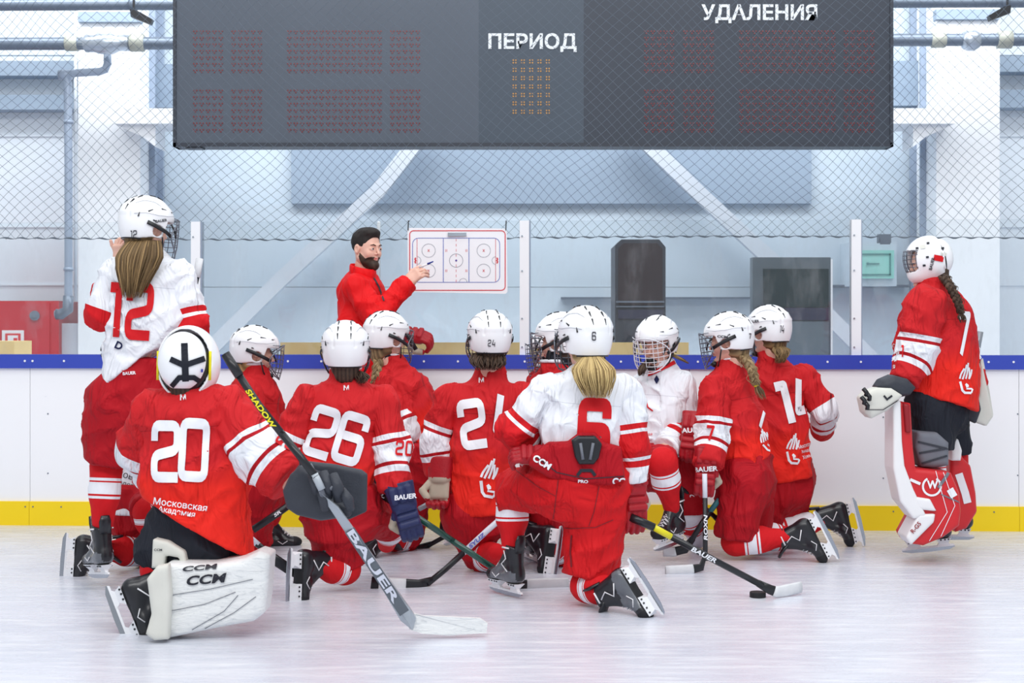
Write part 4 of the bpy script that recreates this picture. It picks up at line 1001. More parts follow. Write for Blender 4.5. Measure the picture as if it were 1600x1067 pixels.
# ---- white player kneeling behind 12 and goalkeeper
sB = player('person kneeling in a white jersey, mostly hidden between number 12 and the kneeling goalkeeper', 8.15, 205, 'W',
    (196, 560, .15), (.3, .9, 0), (160, 625, .15), (240, 625, .1), (198, 596, .15), (208, 802, .0), .17, .17,
    [(152, 680, .1), (185, 740, .35)], [(250, 690, .1), (240, 730, .3)], [(196, 790, .0), (240, 790, .05)],
    dict(k=(226, 862, -.02), a=(146, 860, -.28), toe=(-.05, -.1, -1), up=(.93, .25, .1), ext=.0, r1=.085), dict(k=(232, 800, -.3), a=(239, 846, -.28), toe=(.3, .8, 0), up=(0, 0, 1), boot='boot'),
    db=.13, ar=(.085, .07, .06), wr=.004, cage=None)
txt(sB, 't', 'Московская', 198, 742, 11, 'print_black', 16, .0, grid=0); txt(sB, 't', 'Академия', 198, 757, 10, 'print_black', 16, .0, grid=0); txt(sB, 't', 'Хоккея', 194, 771, 10, 'print_black', 12, .01, grid=0)
# ---- 3rd: red player looking right behind the goalkeeper
s3 = player('person kneeling in red with white caged helmet in profile, between goalkeeper 20 and player 26', 8.6, 400, 'R',
    (398, 553, 0), (.96, .25, -.12), (386, 612, -.1), (412, 612, .14), (396, 580, 0), (398, 752, 0), .13, .16,
    [(392, 670, -.18), (420, 720, -.1)], [(430, 670, .2), (440, 720, .2)], [(392, 755, -.03), (410, 755, .05)],
    dict(k=(400, 846, .0), a=(385, 850, .35), toe=(0, .2, -1), up=(0, -1, 0)), dict(k=(420, 790, .3), a=(420, 830, .3), toe=(.9, .2, 0), up=(0, 0, 1)), db=.15, sh=.075, nape='hair_blond')
tail([s3.p(374, 585, -.06), s3.p(366, 610, -.08), s3.p(358, 640, -.08)], .03, .02, 60, 'hair_blond', s3.root, s3.R, 'ponytail', 3, .2)
# ---- goalkeeper 20
s20 = player('person kneeling in red goalkeeper jersey number 20 with white leg pads, nearest at the left', 6.42, 300, 'R',
    (293, 575, 0), (.12, 1, -.05), (243, 645, 0), (352, 640, .0), (296, 612, .02), (312, 822, .0), .20, .215,
    [(228, 700, .12), (262, 760, .35)], [(402, 708, -.05), (452, 752, -.10)], [(270, 830, .05), (345, 830, .05)],
    dict(k=(255, 870, .12), a=(232, 925, -.02), toe=(.42, -.1, -1), up=(.85, .25, .35), sc=1.0, r1=.13, ext=0), dict(k=(338, 875, .1), a=(300, 930, .1), toe=(0, 0, -1), up=(0, 1, 0), skate=False, r1=.13, ext=0),
    hn=(-.5, 0, -.86), pm='pants_black', pr=(.19, .17), waist=.2, helmet=False, ar=(.105, .125, .105), da=.14, db=.17, sh=.095, mid=(305, 735, 0), wm=.215, col=None, wr=.0165)
num(s20, 't', '2', 259, 704, 98, 'decal_white', 1, .62, .2); num(s20, 't', '0', 303, 703, 98, 'decal_white', 3, .66, .2)
txt(s20, 't', 'М', 286, 621, 9, 'decal_white', 0, .03); txt(s20, 't', 'Московская', 282, 788, 11, 'decal_white', 8, .01); txt(s20, 't', 'Академия', 276, 800, 11, 'decal_white', 9, .01)
num(s20, 'b', '20', 448, 686, 26, 'decal_red', 30, .7, .22)
# mask and back plate
def mask_parts(s, c, fwd, up=(0, 0, 1), sc=1.0, yel='yellow_trim'):
    M = frame(fwd, up)
    def shell(P):
        d = ell(P, (.0, 0, .0), (.16, .128, .160)); d = sm(d, ell(P, (.075, 0, -.09), (.075, .07, .06)), .04)
        d = np.maximum(d, -ell(P, (-.01, 0, -.0), (.148, .115, .148))); d = np.maximum(d, -(P[..., 0]+.055+.1*np.clip(-P[..., 2], 0, 1)))
        d = np.maximum(d, -(P[..., 2]+.14)); return np.maximum(d, -rbox(P, (.16, 0, .005), (.108, .082, .070), None, .03))
    v, f = surf(shell, (-.1, -.15, -.17), (.19, .15, .18), .0065); v = v*sc
    o = add('goalkeeper_mask', v@M.T+c, f, 'shell_white', s.root, s.R); s.bv['m'] = bvh_of(v@M.T+c, f)
    def plate(P):
        d = ell(P, (-.075, 0, .008), (.088, .102, .122)); d = np.maximum(d, -ell(P, (-.055, 0, .01), (.085, .094, .112))); d = np.maximum(d, P[..., 0]+.055); return np.maximum(d, -(P[..., 2]+.105))
    v, f = surf(plate, (-.18, -.13, -.13), (.0, .13, .15), .006); v = v*sc
    b = add('back_plate', v@M.T+c, f, 'shell_white', o, s.R); s.bv['bp'] = bvh_of(v@M.T+c, f); s.mask = o
    def liner(P): return np.maximum(ell(P, (-.03, 0, .0), (.115, .112, .13)), -(P[..., 2]+.12))
    v, f = surf(liner, (-.17, -.13, -.14), (.1, .13, .15), .009); v = v*sc
    add('mask_liner', v@M.T+c, f, 'black_plastic', o, s.R)
    m = MB()
    for sd in (-1, 1): m.tube([(M@(V(-.058, sd*.112, z)*sc))+c for z in (-.07, -.03, .02, .05)], .006, 6)
    m.out('side_edge', yel, o, s.R, True)
    m = MB()
    for y in (-.08, -.06, -.036, -.012, .012, .036, .06, .08): m.tube([M@(V(.172-8*y*y-2.5*(z-.01)**2, y, z)*sc)+c for z in (-.068, -.03, .01, .045, .078)], .0022, 5)
    for z in (-.06, -.035, -.01, .018, .045, .07): m.tube([M@(V(.172-8*y*y-2.5*(z-.01)**2, y, z)*sc)+c for y in (-.088, -.065, -.035, 0, .035, .065, .088)], .0022, 5)
    m.out('mask_cage', 'wire', o, s.R, True)
    return o, b, M
mk, bp, MM = mask_parts(s20, s20.p(295, 568, 0), (.14, 1, -.05))
ST = lambda s, pts, w, mat, key, par, nm='strap': decal([s.bv[k] for k in key.split('+')], ribbon([A([x, -y], dtype=float) for x, y in pts], w, False, 2.5), 0, 0, 1, mat, par, s.R, nm, off=.003)
ST(s20, [(288, 536), (290, 596)], 10.5, 'pants_black', 'bp', bp); ST(s20, [(266, 561), (288, 571), (320, 560)], 9, 'pants_black', 'bp', bp)
ST(s20, [(268, 604), (280, 590), (303, 590), (325, 604)], 8, 'pants_black', 'bp', bp); ST(s20, [(288, 528), (289, 536)], 9, 'pants_black', 'm', mk)
ST(s20, [(314, 579), (317, 579)], 5, 'rail_blue', 'bp', bp, 'sticker')
# goalkeeper leg pad lying on the ice: rounded slab following the bent shin
def pad_obj(s, name, prof, d0, th, mat, round_=.03, parent=None, h=.012, quilt=None, taper=None):
    """slab whose outline is prof (px,py at depth d0), thickness th away from the camera"""
    pts = A([W(x, y, d0)[[0, 2]] for x, y in prof]); n = len(pts)
    def sd2(q):
        best = np.full(q.shape[:-1], 1e9); ins = np.zeros(q.shape[:-1], bool)
        for i in range(n):
            a, b = pts[i], pts[(i+1) % n]; e = b-a; t = np.clip(((q-a)@e)/(e@e), 0, 1); best = np.minimum(best, np.linalg.norm(q-a-t[..., None]*e, axis=-1))
            c1 = (a[1] > q[..., 1]) != (b[1] > q[..., 1]); xx = a[0]+(q[..., 1]-a[1])*(b[0]-a[0])/((b[1]-a[1]) if abs(b[1]-a[1]) > 1e-9 else 1e-9); ins ^= c1 & (q[..., 0] < xx)
        return np.where(ins, -best, best)
    def fn(P):
        a = sd2(P[..., [0, 2]])+round_; b = np.abs(P[..., 1]-(d0+th/2))-th/2+round_
        return np.minimum(np.maximum(a, b), 0)+np.linalg.norm(np.maximum(np.stack([a, b], -1), 0), axis=-1)-round_
    lo = V(pts[:, 0].min()-.03, d0-.03, pts[:, 1].min()-.03); hi = V(pts[:, 0].max()+.03, d0+th+.03, pts[:, 1].max()+.03)
    v, f = surf(fn, lo, hi, h)
    if quilt:
        g = grad(fn, v); v = v-g*quilt(v)[:, None]
    o = add(name, v, f, mat, parent or s.root, s.R); s.bv[name] = bvh_of(v, f); return o
t = NT('pad_white'); w1 = t.noise(14, 5, t.coord((.6, 1, 2.4)), .6, 1.0); sc_ = t.ramp(t.noise(30, 4, t.coord((.5, 1, 2.0)), .7, 1.5), [(.55, (0, 0, 0, 1)), (.68, (1, 1, 1, 1))], False)
t.set(t.mix(t.math('MULTIPLY', sc_, .5), lin((232, 234, 234)), lin((176, 182, 188))), .4, 0, .5); t.bump(w1, .6, .012); MATS['pad_white'] = t.m
def q20(v):
    x, z = v[:, 0], v[:, 2]; r = 0
    for a, b, c in ((.35, 1, .16), (.35, 1, .10), (.9, 1, .62), (.9, 1, .72)):
        pass
    u = z-.34*(x+1.2); return .005*np.exp(-((np.mod(u+.02, .075)-.037)/.006)**2)*((x < -1.12) & (z < .2))
pad = pad_obj(s20, 'leg_pad', [(243, 893), (262, 880), (330, 882), (378, 874), (404, 862), (421, 868), (418, 915), (413, 958), (395, 972), (340, 982), (264, 998), (236, 996), (232, 972), (240, 930)], 6.20, .20, 'pad_white', .03, quilt=q20)
pd2 = pad_obj(s20, 'pad_strap_frame', [(238, 842), (262, 846), (288, 862), (292, 885), (280, 885), (279, 872), (258, 868), (254, 888), (236, 888)], 6.27, .09, 'cream_pad', .012)
pad_obj(s20, 'knee_flap', [(255, 868), (281, 868), (281, 890), (255, 890)], 6.33, .05, 'black_plastic', .008, h=.009)
ft = pad_obj(s20, 'pad_boot_strap', [(228, 905), (244, 885), (262, 882), (266, 930), (262, 1000), (240, 1002), (226, 992), (235, 960)], 6.14, .07, 'cream_pad', .02)
txt(s20, 'leg_pad', 'CCM', 322, 905, 15, 'print_black', -5, .035, 1.45, parent=pad, shear=.35); txt(s20, 'leg_pad', 'CCM', 312, 887, 8, 'print_black', -5, .035, 2.4, parent=pad, shear=.35)
for ps_ in ([(266, 930), (330, 920), (395, 905)], [(264, 955), (320, 944), (368, 925)], [(300, 984), (350, 955), (372, 930)], [(320, 982), (366, 957), (400, 932)]): ST(s20, ps_, 1.2, 'pad_grey', 'leg_pad', pad, 'seam')
txt(s20, 'pad_strap_frame', 'CCM', 247, 859, 3.5, 'print_black', 0, .03, 1.3, parent=pd2)
# blocker and glove
def blocker(s):
    M = MB(); d = s.d-.22
    c = s.p(520, 780, -.30)
    ex = nrm(W(573, 742, 6.13)-W(468, 722, 6.10)); ez = nrm(W(566, 806, 6.13)-W(573, 742, 6.13)); 
    o = pad_obj(s, 'blocker_glove', [(466, 720), (520, 726), (564, 735), (573, 742), (572, 800), (545, 812), (500, 808), (478, 795)], 6.06, .05, 'glove_black', .012, h=.009)
    a = pad_obj(s, 'palm_padding', [(440, 768), (452, 742), (468, 728), (500, 740), (505, 775), (545, 790), (548, 808), (500, 815), (462, 806), (446, 795)], 5.98, .12, 'glove_black', .03, o, .009)
    m = MB()
    for x, y, x2, y2, r in ((505, 738, 512, 778, .024), (520, 742, 529, 782, .026), (534, 766, 548, 796, .022), (498, 760, 508, 796, .022), (486, 742, 494, 770, .02)): m.tube([W(x, y, 5.95), W((x+x2)/2+3, (y+y2)/2, 5.925), W(x2, y2, 5.95)], [r*.8, r, r*.75], 10)
    m.out('fingers', 'glove_black', o, s.R, True)
    m = MB(); m.tube([W(483, 726, 5.93), W(500, 760, 5.905), W(506, 778, 5.92)], .012, 8); m.tube([W(512, 758, 5.93), W(520, 763, 5.915)], .010, 8); m.out('grey_straps', 'pad_grey', o, s.R, True)
    for x, y in ((505, 787), (522, 798)): ST(s, [(x-2, y), (x+2, y+2)], 3, 'yellow_trim', 'palm_padding', o, 'yellow_dot')
    return o
blocker(s20)
pad_obj(s20, 'glove_cuff', [(444, 775), (454, 742), (466, 726), (486, 735), (480, 770), (470, 800), (450, 795)], 6.1, .14, 'glove_black', .04, h=.01)
# ---- 26
s26 = player('person kneeling in red jersey number 26 with white vented helmet and short brown tail', 7.35, 530, 'R',
    (540, 553, 0), (-.06, 1, 0), (482, 628, .0), (596, 628, .02), (540, 588, .03), (522, 802, .0), .165, .175,
    [(452, 690, .0), (472, 752, .12)], [(611, 700, .0), (617, 768, -.06)], [(505, 800, 0), (572, 800, .05)],
    dict(k=(538, 888, .04), a=(487, 884, -.12), toe=(-.02, -.12, -1), up=(.62, .78, .12), r1=.10, ext=.01), dict(k=(610, 815, .25), a=(604, 850, .45), toe=(.3, .8, 0), up=(0, 0, 1), skate=False, r1=.09),
    sh=.078, ar=(.085, .092, .08), mid=(528, 720, 0), cage='cage')
num(s26, 't', '2', 503, 674, 84, 'decal_white', 17, .72, .2); num(s26, 't', '6', 548, 684, 84, 'decal_white', 17, .74, .2)
txt(s26, 't', 'М', 541, 606, 8, 'decal_white', 0, .03); num(s26, 'b', '20', 632, 700, 24, 'decal_red', 5, .7, .2)
tail([s26.p(558, 580, -.03), s26.p(566, 590, -.05), s26.p(562, 600, -.05)], .035, .02, 70, 'hair_dark', s26.root, s26.R, 'short_tail', 26, .5, .6, .004, curl=.008)
g_ = s26.glove('glove_navy_grip_b', s26.p(632, 792, -.09), (.3, -.15, -1), (.1, -1, .12), 1.12); txt(s26, 'g1', 'BAUER', 633, 779, 8, 'print_white', -6, .035, parent=g_) if 0 else None
m = MB(); q0 = s26.p(634, 776, -.165); tv_, tf_ = text2d('BAUER', .035); m.put([q0+V(x*.026, -.012*abs(x)*0, y*.024+x*.003) for x, y in tv_], tf_); m.out('glove_lettering', 'print_white', s26.root, s26.R)
# ---- braid player
s5 = player('person kneeling in red with long braid, white helmet turned right below the coach', 8.7, 620, 'R',
    (604, 530, 0), (.8, .62, -.1), (596, 598, -.06), (650, 606, .1), (612, 568, .02), (655, 690, .05), .15, .165,
    [(630, 670, -.1), (665, 700, .1)], [(684, 665, .16), (702, 705, .15)], [(650, 712, -.05), (672, 712, .08)],
    dict(k=(632, 843, .05), a=(594, 838, -.22), toe=(-.1, -.2, -1), up=(.7, .6, -.15), ext=.02, r1=.1, r0=.13), dict(k=(705, 735, -.08), a=(703, 808, .05), toe=(.3, .8, 0), up=(0, 0, 1), kneel=False, r1=.1),
    hn=(-.3, 0, -.95), waist=.08, sh=.08, da=.12, pup=(-.2, 0, 1), nape='hair_ash')
txt(s5, 'p', 'BAUER', 672, 683, 9, 'print_white', -30, .04, parent=s5.pt, name='pants_lettering')
braid([s5.p(592, 562, -.06), s5.p(588, 585, -.12), s5.p(583, 602, -.13)], .027, 'hair_ash', s5.root, s5.R, 5, .05, 'pad_grey')
# ---- 24
s24 = player('person kneeling in red jersey number 24 in the centre, white helmet marked 24', 7.95, 750, 'R',
    (765, 533, 0), (-.2, .97, 0), (704, 622, .0), (815, 622, .02), (766, 580, .03), (748, 803, .0), .165, .155,
    [(680, 690, -.0), (688, 742, .0)], [(838, 690, .05), (835, 740, .2)], [(722, 800, 0), (775, 800, .05)],
    dict(k=(756, 872, .05), a=(775, 862, -.2), toe=(0, -.2, -1), up=(-.3, .9, 0), skate=False, r1=.095, ext=.02), dict(k=(800, 815, .3), a=(805, 850, .3), toe=(-.3, .8, 0), up=(0, 0, 1), skate=False, r1=.085),
    sh=.08, col='black_plastic', mid=(752, 710, 0), ar=(.088, .086, .078))
num(s24, 't', '24', 763, 658, 80, 'decal_white', -8, .72, .22)
txt(s24, 't', 'М', 752, 594, 8, 'decal_white', 0, .03); logo(s24, 't', 766, 748, 46, 'decal_white', 10)
num(s24, 'h', '24', 768, 536, 11, 'print_black', 2, .62, .16, parent=s24.helm); txt(s24, 'h', 'CCM', 760, 552, 3.5, 'print_black', 2, .02, parent=s24.helm)
tail([s24.p(762, 552, -.03), s24.p(762, 565, -.09), s24.p(762, 579, -.10)], .095, .095, 420, 'hair_dark', s24.root, s24.R, 'short_hair', 24, .6, .45, .0034, curl=.004, s0=.8)
s24.glove('glove_red_grip_a', s24.p(688, 748, -.05), (-.05, -.2, -1), (.2, .9, .1), 1.1)
# ---- hidden pair
s8 = player('person in red facing left, wearing the caged helmet directly left of helmet number 6', 8.1, 880, 'R',
    (876, 535, 0), (-.93, .3, -.1), (850, 605, .1), (900, 605, -.05), (868, 576, 0), (875, 750, 0), .14, .16,
    [(835, 670, .1), (850, 720, .1)], [(895, 670, -.02), (900, 720, .1)], [(855, 770, 0), (890, 770, .05)],
    dict(k=(880, 862, .05), a=(845, 842, -.1), toe=(-.15, -.1, -1), up=(-.6, .7, .1)), dict(k=(840, 790, .2), a=(835, 835, .2), toe=(-.3, .8, 0), up=(0, 0, 1)), sh=.075)
s9 = player('person in red facing left, the helmet with dark cage farther left behind number 6', 8.75, 860, 'R',
    (866, 550, 0), (-.95, .0, -.12), (845, 600, .05), (880, 608, -.05), (858, 582, 0), (865, 750, 0), .13, .16,
    [(845, 670, .1), (850, 720, .1)], [(880, 670, -.02), (890, 720, .1)], [(850, 770, 0), (885, 770, .05)],
    dict(k=(870, 836, .1), a=(862, 830, .3), toe=(0, 0, -1), up=(0, 1, 0), skate=False), dict(k=(850, 800, .2), a=(868, 832, -.25), toe=(.3, -.8, 0), up=(0, 0, 1)), sh=.07)
# ---- 6
s6 = player('person kneeling in white jersey number 6 with blond ponytail, nearest in the centre', 7.0, 915, 'W',
    (914, 535, 0), (-.42, .9, -.03), (856, 612, .0), (975, 612, .02), (922, 582, .03), (905, 735, .02), .165, .18,
    [(806, 672, .02), (838, 706, .16)], [(986, 690, .0), (988, 752, .02)], [(868, 755, 0), (940, 755, .02)],
    dict(k=(800, 770, .22), a=(800, 880, .2), toe=(-.55, .83, 0), up=(0, 0, 1), ext=.03, r0=.135, r1=.10, boot='boot_g', sc=.92), dict(k=(918, 915, .0), a=(964, 922, -.2), toe=(.52, -.25, -.82), up=(-.72, .5, -.45), ext=-.04, r0=.145, r1=.122, boot='boot_g'),
    pm='pants_bright', pr=(.205, .16), waist=.17, sh=.085, ar=(.09, .086, .074), da=.12, mid=(905, 665, 0), db=.14, hs=1.04, pup=(0, -.1, 1), th=(.14, .12, .1), nape='hair_blond')
num(s6, 't', '6', 928, 672, 104, 'decal_red', 3, .66, .25); num(s6, 'h', '6', 928, 525, 14, 'print_black', 0, .62, .16, parent=s6.helm)
tail([s6.p(924, 552, -.07), s6.p(929, 585, -.18), s6.p(933, 622, -.17)], .11, .085, 700, 'hair_blond', s6.root, s6.R, 'ponytail', 6, .38, .5, .0034, s0=.2)
add('wristband', *(lambda m: (m.v, m.f))(MB().tube([s6.p(892, 548, .0)+V(0, .0, 0), s6.p(892, 549, .0)], .01, 8)), 'black_plastic', s6.root, s6.R) if 0 else None
bp6 = pad_obj(s6, 'tailbone_plate', [(893, 688), (903, 681), (930, 681), (941, 694), (936, 716), (928, 726), (905, 726), (898, 714)], 6.80, .05, 'black_plastic', .015, h=.008)
m = MB()
for x, y, x2, y2 in ((907, 692, 911, 718), (927, 692, 922, 718)): m.tube([W(x, y, 6.795), W(x2, y2, 6.795)], .007, 6)
m.out('plate_ribs', 'pad_grey', bp6, s6.R, True)
def q6(v): return 0*v[:, 0]
bt6 = pad_obj(s6, 'back_padding', [(830, 712), (858, 692), (888, 690), (908, 674), (930, 675), (946, 692), (972, 700), (978, 752), (950, 760), (905, 758), (858, 748), (826, 728)], 6.83, .12, 'pants_red', .035, h=.011)
ST(s6, [(836, 712), (870, 738), (915, 748), (975, 744)], 1.5, 'print_black', 'back_padding', bt6, 'belt_seam'); ST(s6, [(902, 743), (908, 735), (924, 735), (930, 743)], 5, 'print_black', 'back_padding', bt6, 'snap_strap')
txt(s6, 'back_padding', 'CCM', 847, 722, 11, 'print_white', 32, .04, parent=bt6); txt(s6, 'back_padding', 'PRO', 911, 752, 5, 'print_white', 3, .04, 1.3, parent=bt6); txt(s6, 'back_padding', 'CCM', 972, 752, 11, 'print_white', 0, .04, parent=bt6)
simple('seam_red', (120, 10, 24), .7)
for ps_, w_ in (([(872, 750), (866, 800), (862, 822)], 1.2), ([(936, 760), (928, 800), (920, 822)], 1.2), ([(893, 836), (891, 862), (893, 886)], 2.4), ([(862, 822), (890, 826), (930, 824), (958, 812)], 1.2), ([(800, 730), (840, 760), (868, 775)], 1.0)): ST(s6, ps_, w_, 'seam_red', 'p', s6.pt, 'seam')
s6.glove('glove_red_open_a', s6.p(990, 765, .02), (.08, -.12, -1), (.35, -.9, 0), 1.08)
s6.glove('glove_red_grip_b', s6.p(842, 712, -.06), (-.9, -.1, .05), (-.1, -.7, .7), .92)
# ---- 18
s18 = player('person kneeling in white jersey number 18 facing the camera, eyes lowered behind a cage', 8.5, 1040, 'W',
    (1027, 538, 0), (-.5, -.85, -.22), (1010, 606, .05), (1064, 604, .0), (1034, 574, .02), (1028, 712, .0), .15, .155,
    [(1000, 660, .05), (1010, 700, -.1)], [(1072, 665, -.02), (1040, 702, -.2)], [(1022, 725, .0), (1062, 725, .03)],
    dict(k=(1035, 722, -.42), a=(1052, 806, -.3), toe=(-.6, -.75, -.1), up=(0, 0, 1), r1=.095, kneel=False, sc=.95), dict(k=(1075, 800, .0), a=(1090, 845, .3), toe=(0, 0, -1), up=(0, -1, 0), skate=False, m='sock_white'),
    cage='cage_white', sh=.078, col=None, hn=(0, 0, -1), mid=(1030, 655, 0))
s18nb = MB(); s18nb.ball(s18.H+s18.HM@V(.112, 0, -.062), (.026, .03, .016), 10); s18nb.ball(s18.H+s18.HM@V(.118, .03, -.07), (.018, .022, .013), 8); s18nb.out('mouthguard', 'black_plastic', s18.root, s18.R, True); ST(s18, [(1022, 568), (1016, 584), (1038, 574), (1062, 562)], 6, 'decal_red', 't', s18.jersey, 'collar')
num(s18, 'b', '18', 1050, 649, 20, 'decal_white', 6, .7, .2); ST(s18, [(1004, 618), (1002, 632), (998, 640)], 2.5, 'decal_red', 't', s18.jersey, 'emblem'); ST(s18, [(1008, 620), (1012, 636), (1020, 642)], 2.2, 'decal_red', 't', s18.jersey, 'emblem')
txt(s18, 't', '♦', 1026, 593, 13, 'decal_navy', 0, .03, .8, name='crest', grid=0); txt(s18, 't', 'Московская', 1000, 678, 5, 'decal_red', 0, .01, grid=0)
tail([s18.p(1012, 562, -.06), s18.p(1004, 576, -.12), s18.p(1001, 588, -.12)], .03, .02, 60, 'hair_dark', s18.root, s18.R, 'ponytail', 18, .3)
tail([s18.p(1048, 553, .0), s18.p(1062, 560, -.06), s18.p(1076, 568, -.04)], .022, .01, 40, 'hair_brown', s18.root, s18.R, 'loose_lock', 19, .3)
# ---- 7
s7 = player('person kneeling in red with long braid and sleeve number 7, profile facing left', 8.4, 1160, 'R',
    (1139, 533, 0), (-.93, .3, -.16), (1118, 606, -.12), (1156, 606, .12), (1140, 573, .02), (1160, 735, .0), .135, .155,
    [(1112, 680, -.16), (1106, 728, -.26)], [(1130, 680, .2), (1100, 690, -.02)], [(1160, 745, -.06), (1176, 745, .08)],
    dict(k=(1150, 846, -.05), a=(1247, 838, -.1), toe=(.42, -.1, -.85), up=(-.88, .15, -.35), r0=.145, r1=.115, ext=-.02), dict(k=(1180, 840, .15), a=(1262, 838, .2), toe=(.3, 0, -.9), up=(-.9, 0, 0), skate=False, r1=.09),
    hn=(.55, 0, -.83), sh=.078, mid=(1150, 660, .0), wm=.15, ar=(.088, .094, .084), da=.13, db=.17, wcut=True, nape='hair_ash')
num(s7, 'a', '7', 1110, 676, 25, 'decal_red', 4, .75, .22); num(s7, 'h', '7', 1172, 525, 9, 'print_black', 0, .6, .2, parent=s7.helm); txt(s7, 'h', 'CCM', 1129, 526, 4, 'print_black', 5, .04, 1.5, parent=s7.helm)
num(s7, 't', '7', 1193, 640, 60, 'decal_white', 8, .35, .25); logo(s7, 't', 1198, 688, 28, 'decal_white', -25)
braid([s7.p(1163, 556, -.06), s7.p(1175, 578, -.15), s7.p(1180, 598, -.17), s7.p(1193, 625, -.15)], .027, 'hair_ash', s7.root, s7.R, 7, .09, 'yellow_trim')
g7 = s7.glove('glove_red_grip_a', s7.p(1103, 730, -.26), (-.1, -.15, -1), (-.1, -1, .15), 1.08); g7b = s7.glove('glove_red_grip_b', s7.p(1082, 676, -.12), (-.2, -.3, -1), (-.3, -1, .1), 1.08)
for g_, x_, y_, h_ in (('g1', 1103, 733, 8), ('g2', 1078, 672, 8)): txt(s7, g_, 'BAUER', x_, y_, h_, 'print_white', -4, .035, 1.15, parent=g7)
# ---- 14
s14 = player('person kneeling in red jersey number 14, brown ponytail, farthest right of the kneeling group', 8.85, 1215, 'R',
    (1201, 520, 0), (-.72, .68, -.1), (1158, 600, .0), (1256, 592, .04), (1205, 556, .03), (1226, 750, .0), .165, .165,
    [(1140, 680, .0), (1130, 710, .2)], [(1288, 640, .0), (1284, 674, .25)], [(1208, 752, 0), (1244, 752, .05)],
    dict(k=(1195, 832, .0), a=(1262, 812, -.0), toe=(.2, -.1, -1), up=(-.95, .1, -.1), skate=False, r1=.1, ext=-.02, m='sock_white'), dict(k=(1225, 832, .1), a=(1300, 808, .05), toe=(.22, -.1, -.97), up=(-.96, .15, -.2), r1=.1, ext=-.02),
    hn=(.15, 0, -.98), sh=.078, mid=(1216, 670, 0), ar=(.085, .08, .07), col=None, nape='hair_brown')
num(s14, 't', '1', 1226, 628, 74, 'decal_white', -14, .8, .24); num(s14, 't', '4', 1257, 626, 74, 'decal_white', -14, .68, .22)
num(s14, 'h', '14', 1222, 514, 12, 'print_black', 8, .45, .16, parent=s14.helm); txt(s14, 'h', 'BAUER', 1178, 502, 4, 'print_black', -5, .03, parent=s14.helm)
logo(s14, 't', 1241, 702, 36, 'decal_white', 4); 
for k, w_ in enumerate(('Московская', 'Академия', 'Хоккея')): txt(s14, 't', w_, 1263, 694+9*k, 6, 'decal_white', -18, .01, .7, grid=0)
tail([s14.p(1213, 540, -.05), s14.p(1222, 550, -.12), s14.p(1218, 568, -.12)], .055, .03, 150, 'hair_brown', s14.root, s14.R, 'ponytail', 14, .3, .5, .004, curl=.006)
# ---- standing goalkeeper
sG = player('person standing at the far right in red goalkeeper jersey and red and white leg pads', 8.5, 1465, 'R',
    (1450, 415, 0), (-.95, .05, -.16), (1446, 478, -.18), (1476, 482, .18), (1456, 436, .0), (1464, 625, .0), .15, .225,
    [(1432, 556, -.18), (1412, 598, -.22)], [(1500, 556, .24), (1522, 610, .2)], [(1455, 630, -.08), (1482, 630, .12)],
    dict(k=(1455, 712, -.08), a=(1462, 815, -.1), toe=(-.97, .1, -.12), up=(0, 0, 1), kneel=False, r0=.135, r1=.125), dict(k=(1490, 715, .2), a=(1498, 800, .25), toe=(-.9, .2, 0), up=(0, 0, 1), kneel=False, r1=.1),
    hn=(-.28, 0, -.96), pm='pants_black', sh=.105, pr=(.15, .16), waist=.12, helmet=False, ar=(.12, .11, .085), da=.2, db=.22, mid=(1462, 540, 0), wm=.21, wr=.015)
num(sG, 't', '7', 1506, 520, 72, 'decal_white', 4, .36, .22); logo(sG, 't', 1511, 592, 36, 'decal_white', 2)
num(sG, 'a', '1', 1410, 548, 20, 'decal_red', 4, .6, .22)
for k, w_ in enumerate(('О', 'СКАЯ', 'ИЯ', 'Я')): txt(sG, 't+a', w_, 1397, 540+11*k, 6, 'decal_white', 0, .02, .8, grid=0)
mkG, bpG, MG = mask_parts(sG, sG.p(1451, 406, 0), (-.95, -.12, -.12), sc=.84, yel='shell_white')
ST(sG, [(1459, 402), (1474, 405)], 9, 'decal_red', 'bp+m', mkG, 'red_patch')
for x, y in ((1433, 388), (1450, 380), (1449, 402), (1444, 415), (1473, 388)): ST(sG, [(x-2.2, y), (x+2.2, y-.5)], 3.2, 'print_black', 'm+bp', mkG, 'mask_hole')
ST(sG, [(1438, 386), (1446, 385)], 6, 'cream_pad', 'm', mkG, 'tape_patch'); ST(sG, [(1470, 396), (1479, 398)], 5, 'cream_pad', 'bp+m', mkG, 'tape_patch')
txt(sG, 'm+bp', 'BAUER', 1456, 412, 5, 'print_black', -76, .03, parent=mkG)
braid([sG.p(1474, 432, -.1), sG.p(1486, 450, -.2), sG.p(1498, 475, -.24), sG.p(1505, 505, -.24)], .026, 'hair_dark', sG.root, sG.R, 11, .06)
# catching glove
cg_ = pad_obj(sG, 'catching_glove', [(1347, 622), (1356, 612), (1372, 606), (1395, 607), (1412, 618), (1404, 628), (1388, 642), (1362, 655), (1352, 645)], 8.05, .16, 'cream_pad', .03, h=.01)
pad_obj(sG, 'glove_cuff', [(1372, 606), (1380, 594), (1398, 586), (1420, 592), (1434, 606), (1424, 618), (1404, 622)], 8.1, .18, 'glove_black', .04, h=.01)
m = MB()
for x, y in ((1352, 611), (1357, 618), (1349, 624), (1354, 632)): m.tube([W(x-3, y-4, 8.02), W(x+2, y+2, 8.01), W(x+1, y+7, 8.02)], .012, 7)
m.out('webbing', 'black_plastic', cg_, sG.R, True); ST(sG, [(1381, 618), (1386, 624), (1394, 618)], 3, 'print_black', 'catching_glove', cg_, 'glove_mark')
ST(sG, [(1352, 640), (1380, 640), (1404, 625)], 1.2, 'print_black', 'catching_glove', cg_, 'seam')
